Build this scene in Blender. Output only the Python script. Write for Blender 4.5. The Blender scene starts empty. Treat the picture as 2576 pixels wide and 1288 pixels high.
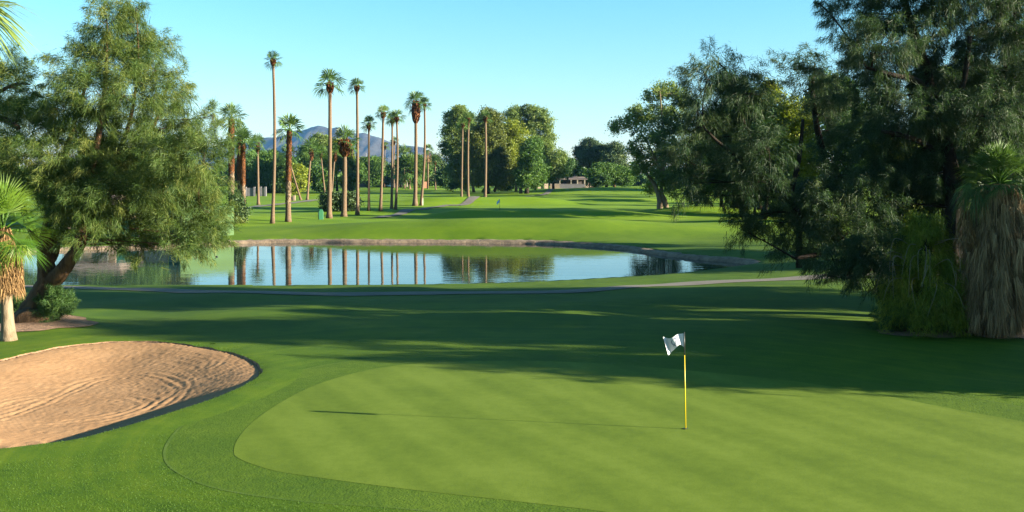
import bpy, math, random
import numpy as np
from mathutils import Vector
from mathutils.geometry import delaunay_2d_cdt

SC = bpy.context.scene
COL = SC.collection
PI = math.pi
F, CX, HY, ZC = 2474.0, 1288.0, 436.0, 5.67      # focal length and horizon used to place things in metres
ZW = -1.12                                        # level of the pond
SUN, SKY, EXPO, HAZE = 5.0, .05, 2.6, 3.9e-5
SKY_LOW, SKY_HIGH = (.90, .85, .80), (.58, .94, .90)
DEN = True
AIR, DUST, OZ = 1.0, .2, 3.0


def at(px, py, Y):
    return np.array([(px - CX) / F * Y, Y, ZC - (py - HY) / F * Y])


def N3(v):
    v = np.asarray(v, float)
    return v / (np.linalg.norm(v, axis=-1, keepdims=True) + 1e-9)


def sstep(a, b, x):
    t = np.clip((x - a) / (b - a), 0, 1)
    return t * t * (3 - 2 * t)


# ------------------------------------------------------------------ plan outlines
def catmull(P, n=8, closed=True):
    P = np.asarray(P, float)
    m = len(P)
    out = []
    rng = range(m) if closed else range(m - 1)
    for i in rng:
        if closed:
            p0, p1, p2, p3 = P[(i - 1) % m], P[i], P[(i + 1) % m], P[(i + 2) % m]
        else:
            p0, p1, p2, p3 = P[max(i - 1, 0)], P[i], P[i + 1], P[min(i + 2, m - 1)]
        for k in range(n):
            t = k / n
            out.append(0.5 * ((2 * p1) + (-p0 + p2) * t + (2 * p0 - 5 * p1 + 4 * p2 - p3) * t * t + (-p0 + 3 * p1 - 3 * p2 + p3) * t ** 3))
    if not closed:
        out.append(P[-1])
    return np.array(out)


def resample(P, step, closed=True):
    Q = np.vstack([P, P[:1]]) if closed else P
    d = np.r_[0, np.cumsum(np.linalg.norm(np.diff(Q, axis=0), axis=1))]
    n = max(8, int(d[-1] / step))
    t = np.linspace(0, d[-1], n + (0 if closed else 1), endpoint=not closed)
    return np.stack([np.interp(t, d, Q[:, k]) for k in range(Q.shape[1])], 1)


def poly_sd(x, y, P):
    """signed distance to closed polygon, positive inside"""
    x = np.asarray(x, float); y = np.asarray(y, float)
    sh = x.shape
    x = x.ravel(); y = y.ravel()
    best = np.full(x.shape, 1e18)
    inside = np.zeros(x.shape, bool)
    lo = P.min(0) - 14; hi = P.max(0) + 14
    near = (x > lo[0]) & (x < hi[0]) & (y > lo[1]) & (y < hi[1])
    xs, ys = x[near], y[near]
    b = np.full(xs.shape, 1e18); ins = np.zeros(xs.shape, bool)
    for i in range(len(P)):
        a = P[i]; c = P[(i + 1) % len(P)]
        e = c - a
        w0, w1 = xs - a[0], ys - a[1]
        t = np.clip((w0 * e[0] + w1 * e[1]) / (e @ e + 1e-12), 0, 1)
        b = np.minimum(b, (w0 - t * e[0]) ** 2 + (w1 - t * e[1]) ** 2)
        cond = ((a[1] > ys) != (c[1] > ys))
        with np.errstate(divide='ignore', invalid='ignore'):
            xi = (c[0] - a[0]) * (ys - a[1]) / (c[1] - a[1] + 1e-15) + a[0]
        ins ^= cond & (xs < xi)
    best[near] = b; inside[near] = ins
    d = np.sqrt(best)
    d = np.where(inside, d, -np.minimum(d, 1e6))
    return d.reshape(sh)


def flat_ground(px, py, z=0.0):
    Y = F * (ZC - z) / (py - HY)
    return np.array([(px - CX) / F * Y, Y])


GREEN = catmull([flat_ground(*p) for p in [(588, 1140), (598, 1105), (640, 1058), (720, 1005), (800, 967), (900, 937), (1000, 920), (1100, 912), (1250, 908), (1400, 910), (1600, 921), (1800, 939), (2000, 960), (2200, 991), (2400, 1030), (2576, 1062), (2760, 1110), (2860, 1200), (2760, 1330), (2300, 1385), (1900, 1345), (1520, 1288), (1300, 1262), (1100, 1240), (950, 1222), (800, 1202), (700, 1187), (640, 1170), (603, 1155)]], 6)
COLLAR = catmull([flat_ground(*p) for p in [(414, 1150), (425, 1110), (470, 1060), (560, 1005), (680, 955), (800, 922), (950, 900), (1100, 893), (1250, 891), (1400, 893), (1620, 903), (1830, 921), (2040, 942), (2250, 971), (2440, 1000), (2620, 1035), (2860, 1090), (3000, 1200), (2860, 1390), (2300, 1460), (1900, 1420), (1500, 1350), (1200, 1301), (1000, 1279), (800, 1265), (650, 1248), (520, 1222), (440, 1185)]], 6)
BUNKER = catmull([flat_ground(*p) for p in [(-120, 927), (0, 905), (60, 890), (150, 871), (250, 859), (330, 855), (420, 858), (500, 869), (560, 881), (612, 897), (645, 914), (655, 930), (645, 948), (610, 970), (540, 1000), (450, 1030), (330, 1067), (200, 1102), (100, 1116), (0, 1128), (-150, 1140), (-330, 1100), (-320, 1000)]], 6)
POND = catmull([flat_ground(px, py, ZW) for px, py in [(-420, 650), (-100, 640), (100, 634), (300, 626), (450, 620), (585, 614), (750, 611), (900, 611), (1050, 611), (1200, 612), (1400, 616), (1560, 627), (1650, 640), (1750, 653), (1885, 666), (1830, 680), (1700, 695), (1500, 709), (1300, 719), (1100, 724), (800, 727), (500, 727), (100, 727), (-250, 727), (-480, 700)]], 6)
SOIL_L = (-19.5, 39.0)      # bare soil round the leaning tree
MOUNDS = [  # x, y, height, sx, sy
    (-5.5, 104.0, 1.35, 9.5, 4.2), (8.5, 103.5, .85, 7.5, 4.0), (-18, 108, .4, 6, 5), (17, 108, .5, 8, 6),
    (-6.5, 131, 1.0, 4.0, 2.6), (2, 133, .8, 4.5, 2.6), (13, 133, .95, 5.5, 2.8), (29, 150, 1.0, 6, 4),
    (-14, 186, 1.35, 7.5, 3.2), (-3, 190, 1.1, 7, 3), (6, 188, .9, 5, 3), (22, 205, .9, 9, 4),
    (34, 300, 1.8, 22, 12), (-22, 150, .6, 7, 4), (-36, 128, .5, 7, 4), (9, 46, .28, 7, 3.0), (-5, 42, .22, 6, 3), (16, 52, .3, 6, 3), (-13, 47, .25, 5, 3),
]


def base_h(x, y):
    h = -0.5 * sstep(30, 50, y) - 0.25 * sstep(50, 57, y)
    h = h + 0.45 * sstep(96, 125, y)
    h = h + 0.0 * x
    for mx, my, mh, sx, sy in MOUNDS:
        h = h + mh * np.exp(-((x - mx) / sx) ** 2 / 2 - ((y - my) / sy) ** 2 / 2)
    # low bank rising to the right of the pond
    h = h + 0.55 * sstep(14, 34, x) * sstep(50, 70, y) * (1 - sstep(110, 140, y))
    h = h + 0.35 * np.exp(-((x - SOIL_L[0]) / 2.6) ** 2 - ((y - SOIL_L[1]) / 2.2) ** 2)
    # slight fall behind the green on the right
    h = h - 0.28 * sstep(8, 16, x) * sstep(25, 29, y) * (1 - sstep(34, 40, y))
    u = 0.035 * np.sin(x * .55 + 1.3 * np.sin(y * .21)) * np.sin(y * .47 + .8)
    return h + u * sstep(31, 38, y) * 1.6


def H(x, y, cut=True):
    x = np.asarray(x, float); y = np.asarray(y, float)
    h = base_h(x, y)
    t = poly_sd(x, y, POND)
    edge = ZW + 0.30
    out = edge + (h - edge) * sstep(0.9, 3.8, -t)
    inn = ZW - 0.25 - 0.35 * np.clip(t, 0, 3)
    h = np.where(t > -.45, inn, out)
    if cut:
        b = poly_sd(x, y, BUNKER)
        h = h - 1.5 * sstep(-0.32, -0.05, b)
    return h


def ground(px, py):
    """point of the terrain seen at a picture position"""
    Y = F * ZC / (py - HY)
    for _ in range(30):
        z = float(H((px - CX) / F * Y, Y, False))
        Y = 0.5 * Y + 0.5 * F * (ZC - z) / (py - HY)
    return np.array([(px - CX) / F * Y, Y, float(H((px - CX) / F * Y, Y, False))])


# ------------------------------------------------------------------ materials
def nodes_mat(name):
    m = bpy.data.materials.new(name)
    m.use_nodes = True
    nt = m.node_tree
    nt.nodes.clear()
    return m, nt


def nd(nt, typ, **kw):
    n = nt.nodes.new(typ)
    for k, v in kw.items():
        if k.startswith('i_'):
            key = k[2:]
            key = int(key) if key.isdigit() else key.replace('_', ' ')
            n.inputs[key].default_value = v
        else:
            setattr(n, k, v)
    return n


def ramp(nt, stops):
    r = nt.nodes.new('ShaderNodeValToRGB')
    el = r.color_ramp.elements
    while len(el) < len(stops):
        el.new(.5)
    for e, (p, c) in zip(el, stops):
        e.position = p
        e.color = (c[0], c[1], c[2], 1)
    return r


def out(nt, sh):
    o = nt.nodes.new('ShaderNodeOutputMaterial')
    nt.links.new(sh, o.inputs['Surface'])
    return o


def noise(nt, scale, detail=3, rough=.55, vec=None, dist=0):
    n = nd(nt, 'ShaderNodeTexNoise', i_Scale=scale, i_Detail=detail, i_Roughness=rough, i_Distortion=dist)
    if vec is not None:
        nt.links.new(vec, n.inputs['Vector'])
    return n.outputs['Fac']


def mapping(nt, scale=(1, 1, 1), rot=(0, 0, 0)):
    g = nt.nodes.new('ShaderNodeNewGeometry')
    m = nd(nt, 'ShaderNodeMapping')
    m.inputs['Scale'].default_value = scale
    m.inputs['Rotation'].default_value = rot
    nt.links.new(g.outputs['Position'], m.inputs['Vector'])
    return m.outputs['Vector']


def math_(nt, op, a, b=None):
    n = nd(nt, 'ShaderNodeMath', operation=op)
    for i, v in enumerate((a, b)):
        if v is None:
            continue
        if isinstance(v, (int, float)):
            n.inputs[i].default_value = v
        else:
            nt.links.new(v, n.inputs[i])
    return n.outputs[0]


def mixc(nt, fac, a, b):
    n = nd(nt, 'ShaderNodeMix', data_type='RGBA')
    for k, v in ((0, fac), (6, a), (7, b)):
        if hasattr(v, 'is_linked'):
            nt.links.new(v, n.inputs[k])
        elif isinstance(v, (int, float)):
            n.inputs[k].default_value = v
        else:
            n.inputs[k].default_value = (v[0], v[1], v[2], 1)
    return n.outputs[2]


def turf(name, dark, mid, light, fine=35, bump=.35, bdist=.03, stripes=None, patch=.35, sheen=0.0, fair=None, mow=False):
    m, nt = nodes_mat(name)
    pos = mapping(nt)
    n1 = noise(nt, fine, 3, .65, pos)
    n2 = noise(nt, patch, 4, .6, pos)
    n3 = noise(nt, patch * 9, 3, .6, pos)
    s = math_(nt, 'ADD', math_(nt, 'MULTIPLY', n1, .34), math_(nt, 'ADD', math_(nt, 'MULTIPLY', n2, .40), math_(nt, 'MULTIPLY', n3, .26)))
    if stripes:
        for period, ang, amt, dist in stripes:
            v = mapping(nt, (1, 1, 1), (0, 0, ang))
            w = nd(nt, 'ShaderNodeTexWave', i_Scale=0.314 / period * 1.0, i_Distortion=dist, i_Detail=2)
            w.inputs['Detail Scale'].default_value = .6
            nt.links.new(v, w.inputs['Vector'])
            s = math_(nt, 'ADD', s, math_(nt, 'MULTIPLY', math_(nt, 'SUBTRACT', w.outputs['Fac'], .5), amt))
    if mow:                                      # passes of the mower that follow the outline of the green
        a = nd(nt, 'ShaderNodeAttribute', attribute_name='mow')
        cm = nt.nodes.new('ShaderNodeCombineXYZ')
        nt.links.new(math_(nt, 'ADD', a.outputs['Fac'], math_(nt, 'MULTIPLY', noise(nt, .25, 2, .5, pos), .5)), cm.inputs[0])
        s = math_(nt, 'ADD', s, math_(nt, 'MULTIPLY', math_(nt, 'SUBTRACT', noise(nt, 1.7, 3, .7, cm.outputs[0]), .5), .42))
        sc_ = noise(nt, 1.0, 4, .7, mapping(nt, (.8, 2.6, 1), (0, 0, .25)))
        s = math_(nt, 'SUBTRACT', s, math_(nt, 'MULTIPLY', math_(nt, 'MAXIMUM', math_(nt, 'SUBTRACT', sc_, .60), 0.0), 1.1))
    r = ramp(nt, [(.36, dark), (.5, mid), (.64, light)])
    nt.links.new(s, r.inputs['Fac'])
    colr = r.outputs['Color']
    if fair:                                     # the closely mown fairway beyond the pond is another, yellower turf
        sp = nt.nodes.new('ShaderNodeSeparateXYZ'); nt.links.new(pos, sp.inputs[0])
        mr = nd(nt, 'ShaderNodeMapRange'); mr.inputs['From Min'].default_value = 92; mr.inputs['From Max'].default_value = 128
        nt.links.new(math_(nt, 'ADD', sp.outputs['Y'], math_(nt, 'MULTIPLY', n2, 14.0)), mr.inputs['Value'])
        r2 = ramp(nt, [(.34, fair[0]), (.5, fair[1]), (.66, fair[2])])
        vy = mapping(nt, (.03, .16, 1)); nb_ = noise(nt, 1.0, 3, .6, vy)
        nt.links.new(math_(nt, 'ADD', math_(nt, 'MULTIPLY', s, .5), math_(nt, 'MULTIPLY', nb_, .5)), r2.inputs['Fac'])
        colr = mixc(nt, mr.outputs[0], r.outputs['Color'], r2.outputs['Color'])
    b = nd(nt, 'ShaderNodeBsdfPrincipled', i_Roughness=.85)
    b.inputs['Specular IOR Level'].default_value = .12
    if sheen:
        b.inputs['Sheen Weight'].default_value = sheen
        b.inputs['Sheen Tint'].default_value = (.75, 1, .35, 1)
    nt.links.new(colr, b.inputs['Base Color'])
    bn = math_(nt, 'ADD', noise(nt, fine, 2, .7, pos), math_(nt, 'MULTIPLY', noise(nt, fine * .22, 2, .6, pos), 1.2))
    bp = nd(nt, 'ShaderNodeBump', i_Strength=bump, i_Distance=bdist)
    nt.links.new(bn, bp.inputs['Height'])
    nt.links.new(bp.outputs['Normal'], b.inputs['Normal'])
    out(nt, b.outputs[0])
    return m


def leafmat(name, dark, mid, light, trans=.35, rough=.6, tcol=None):
    m, nt = nodes_mat(name)
    a = nd(nt, 'ShaderNodeAttribute', attribute_name='tint')
    r = ramp(nt, [(0, dark), (.5, mid), (1, light)])
    nt.links.new(a.outputs['Fac'], r.inputs['Fac'])
    b = nd(nt, 'ShaderNodeBsdfPrincipled', i_Roughness=rough)
    b.inputs['Specular IOR Level'].default_value = .25
    nt.links.new(r.outputs['Color'], b.inputs['Base Color'])
    t = nt.nodes.new('ShaderNodeBsdfTranslucent')
    tc = mixc(nt, .5, r.outputs['Color'], tcol or (mid[0] * 1.5, mid[1] * 1.5, mid[2] * .8))
    nt.links.new(tc, t.inputs['Color'])
    mx = nd(nt, 'ShaderNodeMixShader', i_0=trans)
    nt.links.new(b.outputs[0], mx.inputs[1]); nt.links.new(t.outputs[0], mx.inputs[2])
    out(nt, mx.outputs[0])
    return m


def barkmat(name, c1, c2, scale=6, bump=.6, zs=.3, rough=.9):
    m, nt = nodes_mat(name)
    v = mapping(nt, (1, 1, zs))
    n = noise(nt, scale, 5, .65, v, .6)
    r = ramp(nt, [(.3, c1), (.7, c2)])
    nt.links.new(n, r.inputs['Fac'])
    b = nd(nt, 'ShaderNodeBsdfPrincipled', i_Roughness=rough)
    b.inputs['Specular IOR Level'].default_value = .15
    nt.links.new(r.outputs['Color'], b.inputs['Base Color'])
    bp = nd(nt, 'ShaderNodeBump', i_Strength=bump, i_Distance=.06)
    nt.links.new(noise(nt, scale * 2.2, 4, .7, v), bp.inputs['Height'])
    nt.links.new(bp.outputs['Normal'], b.inputs['Normal'])
    out(nt, b.outputs[0])
    return m


def tintmat(name, dark, light, rough=.85):
    """rough matter whose pieces carry a random tint"""
    m, nt = nodes_mat(name)
    a = nd(nt, 'ShaderNodeAttribute', attribute_name='tint')
    r = ramp(nt, [(0, dark), (1, light)])
    nt.links.new(a.outputs['Fac'], r.inputs['Fac'])
    b = nd(nt, 'ShaderNodeBsdfPrincipled', i_Roughness=rough)
    b.inputs['Specular IOR Level'].default_value = .15
    nt.links.new(r.outputs['Color'], b.inputs['Base Color'])
    out(nt, b.outputs[0])
    return m


def plain(name, c, rough=.6, var=.15, scale=4, metal=0, bump=0):
    m, nt = nodes_mat(name)
    pos = mapping(nt)
    n = noise(nt, scale, 4, .6, pos)
    r = ramp(nt, [(.3, [k * (1 - var) for k in c]), (.7, [min(1, k * (1 + var)) for k in c])])
    nt.links.new(n, r.inputs['Fac'])
    b = nd(nt, 'ShaderNodeBsdfPrincipled', i_Roughness=rough, i_Metallic=metal)
    nt.links.new(r.outputs['Color'], b.inputs['Base Color'])
    if bump:
        bp = nd(nt, 'ShaderNodeBump', i_Strength=bump, i_Distance=.02)
        nt.links.new(noise(nt, scale * 6, 3, .6, pos), bp.inputs['Height'])
        nt.links.new(bp.outputs['Normal'], b.inputs['Normal'])
    out(nt, b.outputs[0])
    return m


M = {}
M['lawn'] = turf('lawn_turf', (.026, .062, .003), (.050, .095, .004), (.084, .126, .006), 30, .2, .02, patch=.11, mow=True, fair=[(.070, .140, .003), (.105, .175, .005), (.140, .205, .009)])
M['green'] = turf('putting_turf', (0.0631, 0.1009, 0.0076), (0.0824, 0.1240, 0.0107), (0.1030, 0.1471, 0.0164), 30, .18, .012,
                  stripes=[(2.3, -.47, .12, 2.0), (.8, -.50, .06, 3.0), (4.5, 1.05, .05, 2.0)], patch=.5)
M['collar'] = turf('collar_turf', (.034, .072, .004), (.050, .091, .005), (.074, .118, .009), 22, .4, .03, patch=.4)
M['lip'] = turf('lip_turf', (0.0238, 0.0595, 0.0042), (0.0392, 0.0805, 0.0056), (0.0595, 0.1050, 0.0084), 18, .7, .05, patch=.6)
M['blade'] = leafmat('grass_blade', (.028, .072, .004), (.052, .108, .006), (.080, .140, .010), .3)
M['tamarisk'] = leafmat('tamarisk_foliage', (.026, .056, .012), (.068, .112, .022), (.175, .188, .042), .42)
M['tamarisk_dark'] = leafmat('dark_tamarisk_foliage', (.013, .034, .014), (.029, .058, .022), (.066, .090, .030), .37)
M['euc'] = leafmat('eucalyptus_leaves', (.05, .09, .026), (.11, .165, .036), (.20, .24, .06), .36)
M['olive'] = leafmat('olive_brown_leaves', (.04, .058, .010), (.075, .095, .014), (.125, .145, .022), .28)
M['lime'] = leafmat('lime_leaves', (0.0720, 0.1080, 0.0096), (0.1440, 0.1800, 0.0128), (0.2400, 0.2610, 0.0280), .38)
M['deep'] = leafmat('deep_green_leaves', (.022, .058, .010), (.05, .108, .015), (.105, .175, .025), .28)
M['pine'] = leafmat('pine_needles', (0.0209, 0.0456, 0.0162), (0.0427, 0.0779, 0.0234), (0.0950, 0.1235, 0.0360), .15)
M['palm'] = leafmat('palm_leaf', (0.0298, 0.0638, 0.0144), (0.0553, 0.1062, 0.0208), (0.1190, 0.1615, 0.0360), .25, .45)
M['palm_y'] = leafmat('young_palm_leaf', (0.0252, 0.0700, 0.0075), (0.0504, 0.1150, 0.0110), (0.1092, 0.1650, 0.0150), .35, .45)
M['vine'] = leafmat('hanging_creeper', (.045, .08, .008), (.145, .19, .018), (.30, .31, .04), .42)
M['bush'] = leafmat('bush_leaves', (0.0240, 0.0560, 0.0144), (0.0440, 0.0960, 0.0208), (0.0880, 0.1520, 0.0360), .25)
M['bark'] = barkmat('brown_bark', (0.0245, 0.0140, 0.0077), (0.1120, 0.0665, 0.0350), 5)
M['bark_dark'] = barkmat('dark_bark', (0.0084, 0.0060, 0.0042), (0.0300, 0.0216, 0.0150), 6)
M['bark_pale'] = barkmat('pale_bark', (0.0960, 0.0680, 0.0400), (0.2160, 0.1680, 0.1120), 5)
M['palm_bark'] = barkmat('palm_bark', (0.0600, 0.0384, 0.0224), (0.1600, 0.1104, 0.0704), 9, .5, 2.5)
M['palm_boot'] = tintmat('palm_boots', (0.0338, 0.0150, 0.0067), (0.1650, 0.0638, 0.0225))
M['palm_boot_grey'] = tintmat('weathered_palm_boots', (0.0240, 0.0176, 0.0128), (0.2880, 0.2080, 0.1360))
M['thatch'] = tintmat('dead_palm_thatch', (.11, .072, .036), (.50, .34, .175))
M['thatch_tan'] = tintmat('tan_palm_thatch', (0.0675, 0.0375, 0.0150), (0.2700, 0.1650, 0.0713))
M['twig'] = plain('dry_twig', (0.1680, 0.1400, 0.0910), .9)
M['tan_wall'] = plain('tan_stucco', (0.2380, 0.1750, 0.1260), .9, .2, 1.5, bump=.3)
M['cream'] = plain('cream_stucco', (0.3220, 0.2800, 0.2170), .9, .1, 1.5)
M['grey_wall'] = plain('grey_block', (0.1190, 0.1120, 0.1190), .9, .2, 2)
M['roof'] = plain('brown_shingle', (.13, .095, .08), .9, .25, 3, bump=.4)
M['brown_wall'] = plain('brown_siding', (.085, .065, .055), .9, .2, 1)
M['blue'] = plain('blue_paint', (.06, .16, .24), .6, .15, 1)
M['dark'] = plain('dark_opening', (.012, .014, .016), .3, .2, 1)
M['shed_light'] = plain('light_green_paint', (.066, .135, .040), .7, .08, .6)
M['shed_dark'] = plain('dark_green_paint', (.012, .10, .065), .6, .1, .8)
M['slat'] = plain('grey_timber', (.16, .13, .12), .9, .3, 3)
M['bin'] = plain('green_bin_paint', (0.0123, 0.0960, 0.0400), .5, .1, 2)
M['white'] = plain('white_paint', (0.3750, 0.4050, 0.3900), .5, .05, 2)
M['yellow'] = plain('yellow_paint', (.55, .40, .006), .4, .04, 3)
M['black'] = plain('black_paint', (.015, .016, .016), .45, .1, 3)
M['flag'] = plain('white_flag_cloth', (0.4320, 0.4392, 0.4725), .8, .03, 5)
M['flag_ink'] = plain('flag_ink', (.05, .06, .13), .8, .1, 5)
M['flag_blue'] = plain('blue_flag_cloth', (.30, .48, .70), .8, .05, 3)
M['orange'] = plain('orange_panel', (.62, .26, .16), .8, .1, 2)
M['path'] = plain('cart_path', (.085, .074, .060), .92, .18, 1.1, bump=.3)
M['path_tan'] = plain('gravel_path', (.36, .30, .25), .95, .2, .8, bump=.3)
M['pole'] = plain('weathered_pole', (0.1960, 0.1820, 0.1750), .9, .15, 1)

# bare soil
m, nt = nodes_mat('bare_soil')
pos = mapping(nt)
r = ramp(nt, [(.3, (.09, .05, .03)), (.55, (.2, .115, .065)), (.75, (.32, .2, .12))])
nt.links.new(noise(nt, 3.2, 6, .7, pos), r.inputs['Fac'])
b = nd(nt, 'ShaderNodeBsdfPrincipled', i_Roughness=.95)
nt.links.new(r.outputs['Color'], b.inputs['Base Color'])
bp = nd(nt, 'ShaderNodeBump', i_Strength=.9, i_Distance=.08)
nt.links.new(noise(nt, 7, 5, .7, pos), bp.inputs['Height']); nt.links.new(bp.outputs['Normal'], b.inputs['Normal'])
out(nt, b.outputs[0])
M['soil'] = m

# sand with rake lines that follow the rim
m, nt = nodes_mat('raked_sand')
pos = mapping(nt)
a = nd(nt, 'ShaderNodeAttribute', attribute_name='rake')
wv = math_(nt, 'SINE', math_(nt, 'ADD', math_(nt, 'MULTIPLY', a.outputs['Fac'], 52.0), math_(nt, 'MULTIPLY', noise(nt, .35, 2, .5, pos), 4.0)))
wv = math_(nt, 'MULTIPLY', wv, noise(nt, .9, 2, .5, pos))
hgt = math_(nt, 'ADD', math_(nt, 'MULTIPLY', wv, .22), math_(nt, 'ADD', math_(nt, 'MULTIPLY', noise(nt, 16, 4, .75, pos), .6), math_(nt, 'MULTIPLY', noise(nt, 55, 2, .6, pos), .6)))
r = ramp(nt, [(.28, (.222, .124, .062)), (.5, (.272, .158, .081)), (.72, (.308, .188, .103))])
nt.links.new(math_(nt, 'ADD', math_(nt, 'MULTIPLY', noise(nt, .8, 4, .6, pos), .5), math_(nt, 'MULTIPLY', noise(nt, 24, 3, .7, pos), .5)), r.inputs['Fac'])
b = nd(nt, 'ShaderNodeBsdfPrincipled', i_Roughness=.95)
b.inputs['Specular IOR Level'].default_value = .1
nt.links.new(r.outputs['Color'], b.inputs['Base Color'])
bp = nd(nt, 'ShaderNodeBump', i_Strength=.27, i_Distance=.02)
nt.links.new(hgt, bp.inputs['Height']); nt.links.new(bp.outputs['Normal'], b.inputs['Normal'])
out(nt, b.outputs[0])
M['sand'] = m

# pond
m, nt = nodes_mat('pond_water')
v = mapping(nt, (.9, 2.6, 1))
b = nd(nt, 'ShaderNodeBsdfPrincipled', i_Roughness=.012, i_IOR=1.333)
b.inputs['Base Color'].default_value = (.022, .040, .038, 1)
b.inputs['Specular IOR Level'].default_value = .7
bp = nd(nt, 'ShaderNodeBump', i_Strength=.085, i_Distance=.05)
nt.links.new(math_(nt, 'ADD', noise(nt, 1.1, 2, .5, v), math_(nt, 'MULTIPLY', noise(nt, .33, 2, .5, v), 1.5)), bp.inputs['Height'])
nt.links.new(bp.outputs['Normal'], b.inputs['Normal'])
out(nt, b.outputs[0])
M['water'] = m

# pond edging
m, nt = nodes_mat('stony_bank')
pos = mapping(nt)
r = ramp(nt, [(.25, (.04, .027, .017)), (.5, (.14, .10, .066)), (.75, (.24, .18, .12))])
nt.links.new(noise(nt, 1.6, 6, .75, pos), r.inputs['Fac'])
b = nd(nt, 'ShaderNodeBsdfPrincipled', i_Roughness=.95)
nt.links.new(r.outputs['Color'], b.inputs['Base Color'])
bp = nd(nt, 'ShaderNodeBump', i_Strength=.8, i_Distance=.12)
nt.links.new(noise(nt, 4, 5, .7, pos), bp.inputs['Height']); nt.links.new(bp.outputs['Normal'], b.inputs['Normal'])
out(nt, b.outputs[0])
M['bank'] = m

# mountain
m, nt = nodes_mat('mountain_rock')
v = mapping(nt, (.004, .004, .008))
r = ramp(nt, [(.3, (.022, .020, .018)), (.6, (.046, .040, .034)), (.8, (.072, .06, .05))])
nt.links.new(noise(nt, 3, 7, .65, v), r.inputs['Fac'])
b = nd(nt, 'ShaderNodeBsdfPrincipled', i_Roughness=1)
b.inputs['Specular IOR Level'].default_value = 0
nt.links.new(r.outputs['Color'], b.inputs['Base Color'])
out(nt, b.outputs[0])
M['mountain'] = m


# ------------------------------------------------------------------ mesh helpers
def mesh_np(name, V, polys, mat, loc=(0, 0, 0), smooth=False, tint=None, vattr=None):
    """V (n,3) world points; polys (m,k) index array or list of lists"""
    V = np.asarray(V, float) - np.asarray(loc, float)
    me = bpy.data.meshes.new(name)
    if isinstance(polys, np.ndarray):
        m, k = polys.shape
        me.vertices.add(len(V)); me.vertices.foreach_set('co', V.astype(np.float32).ravel())
        me.loops.add(m * k); me.loops.foreach_set('vertex_index', polys.astype(np.int32).ravel())
        me.polygons.add(m)
        me.polygons.foreach_set('loop_start', np.arange(0, m * k, k, dtype=np.int32))
        me.update(calc_edges=True)
    else:
        me.from_pydata([tuple(v) for v in V], [], [tuple(int(i) for i in p) for p in polys])
        me.update()
    if smooth:
        me.polygons.foreach_set('use_smooth', np.ones(len(me.polygons), bool))
    if tint is not None:
        at_ = me.attributes.new('tint', 'FLOAT', 'FACE')
        at_.data.foreach_set('value', np.asarray(tint, np.float32))
    if vattr:
        for k_, arr in vattr.items():
            at_ = me.attributes.new(k_, 'FLOAT', 'POINT')
            at_.data.foreach_set('value', np.asarray(arr, np.float32).ravel())
    me.materials.append(mat)
    return me


def obj(name, me, parent=None, loc=None):
    o = bpy.data.objects.new(name, me)
    COL.objects.link(o)
    if parent is not None:
        o.parent = parent
    if loc is not None:
        o.location = [float(k) for k in loc]
    return o


def tag(o, label=None, cat=None, group=None, kind=None):
    for k, v in (('label', label), ('category', cat), ('group', group), ('kind', kind)):
        if v:
            o[k] = v
    return o


def thing(name, label, cat, loc, group=None):
    o = obj(name, None, None, loc)
    o.empty_display_size = .3
    return tag(o, label, cat, group)


def struct(name, me, kind='structure', label=None):
    return tag(obj(name, me), label=label, kind=kind)


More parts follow.
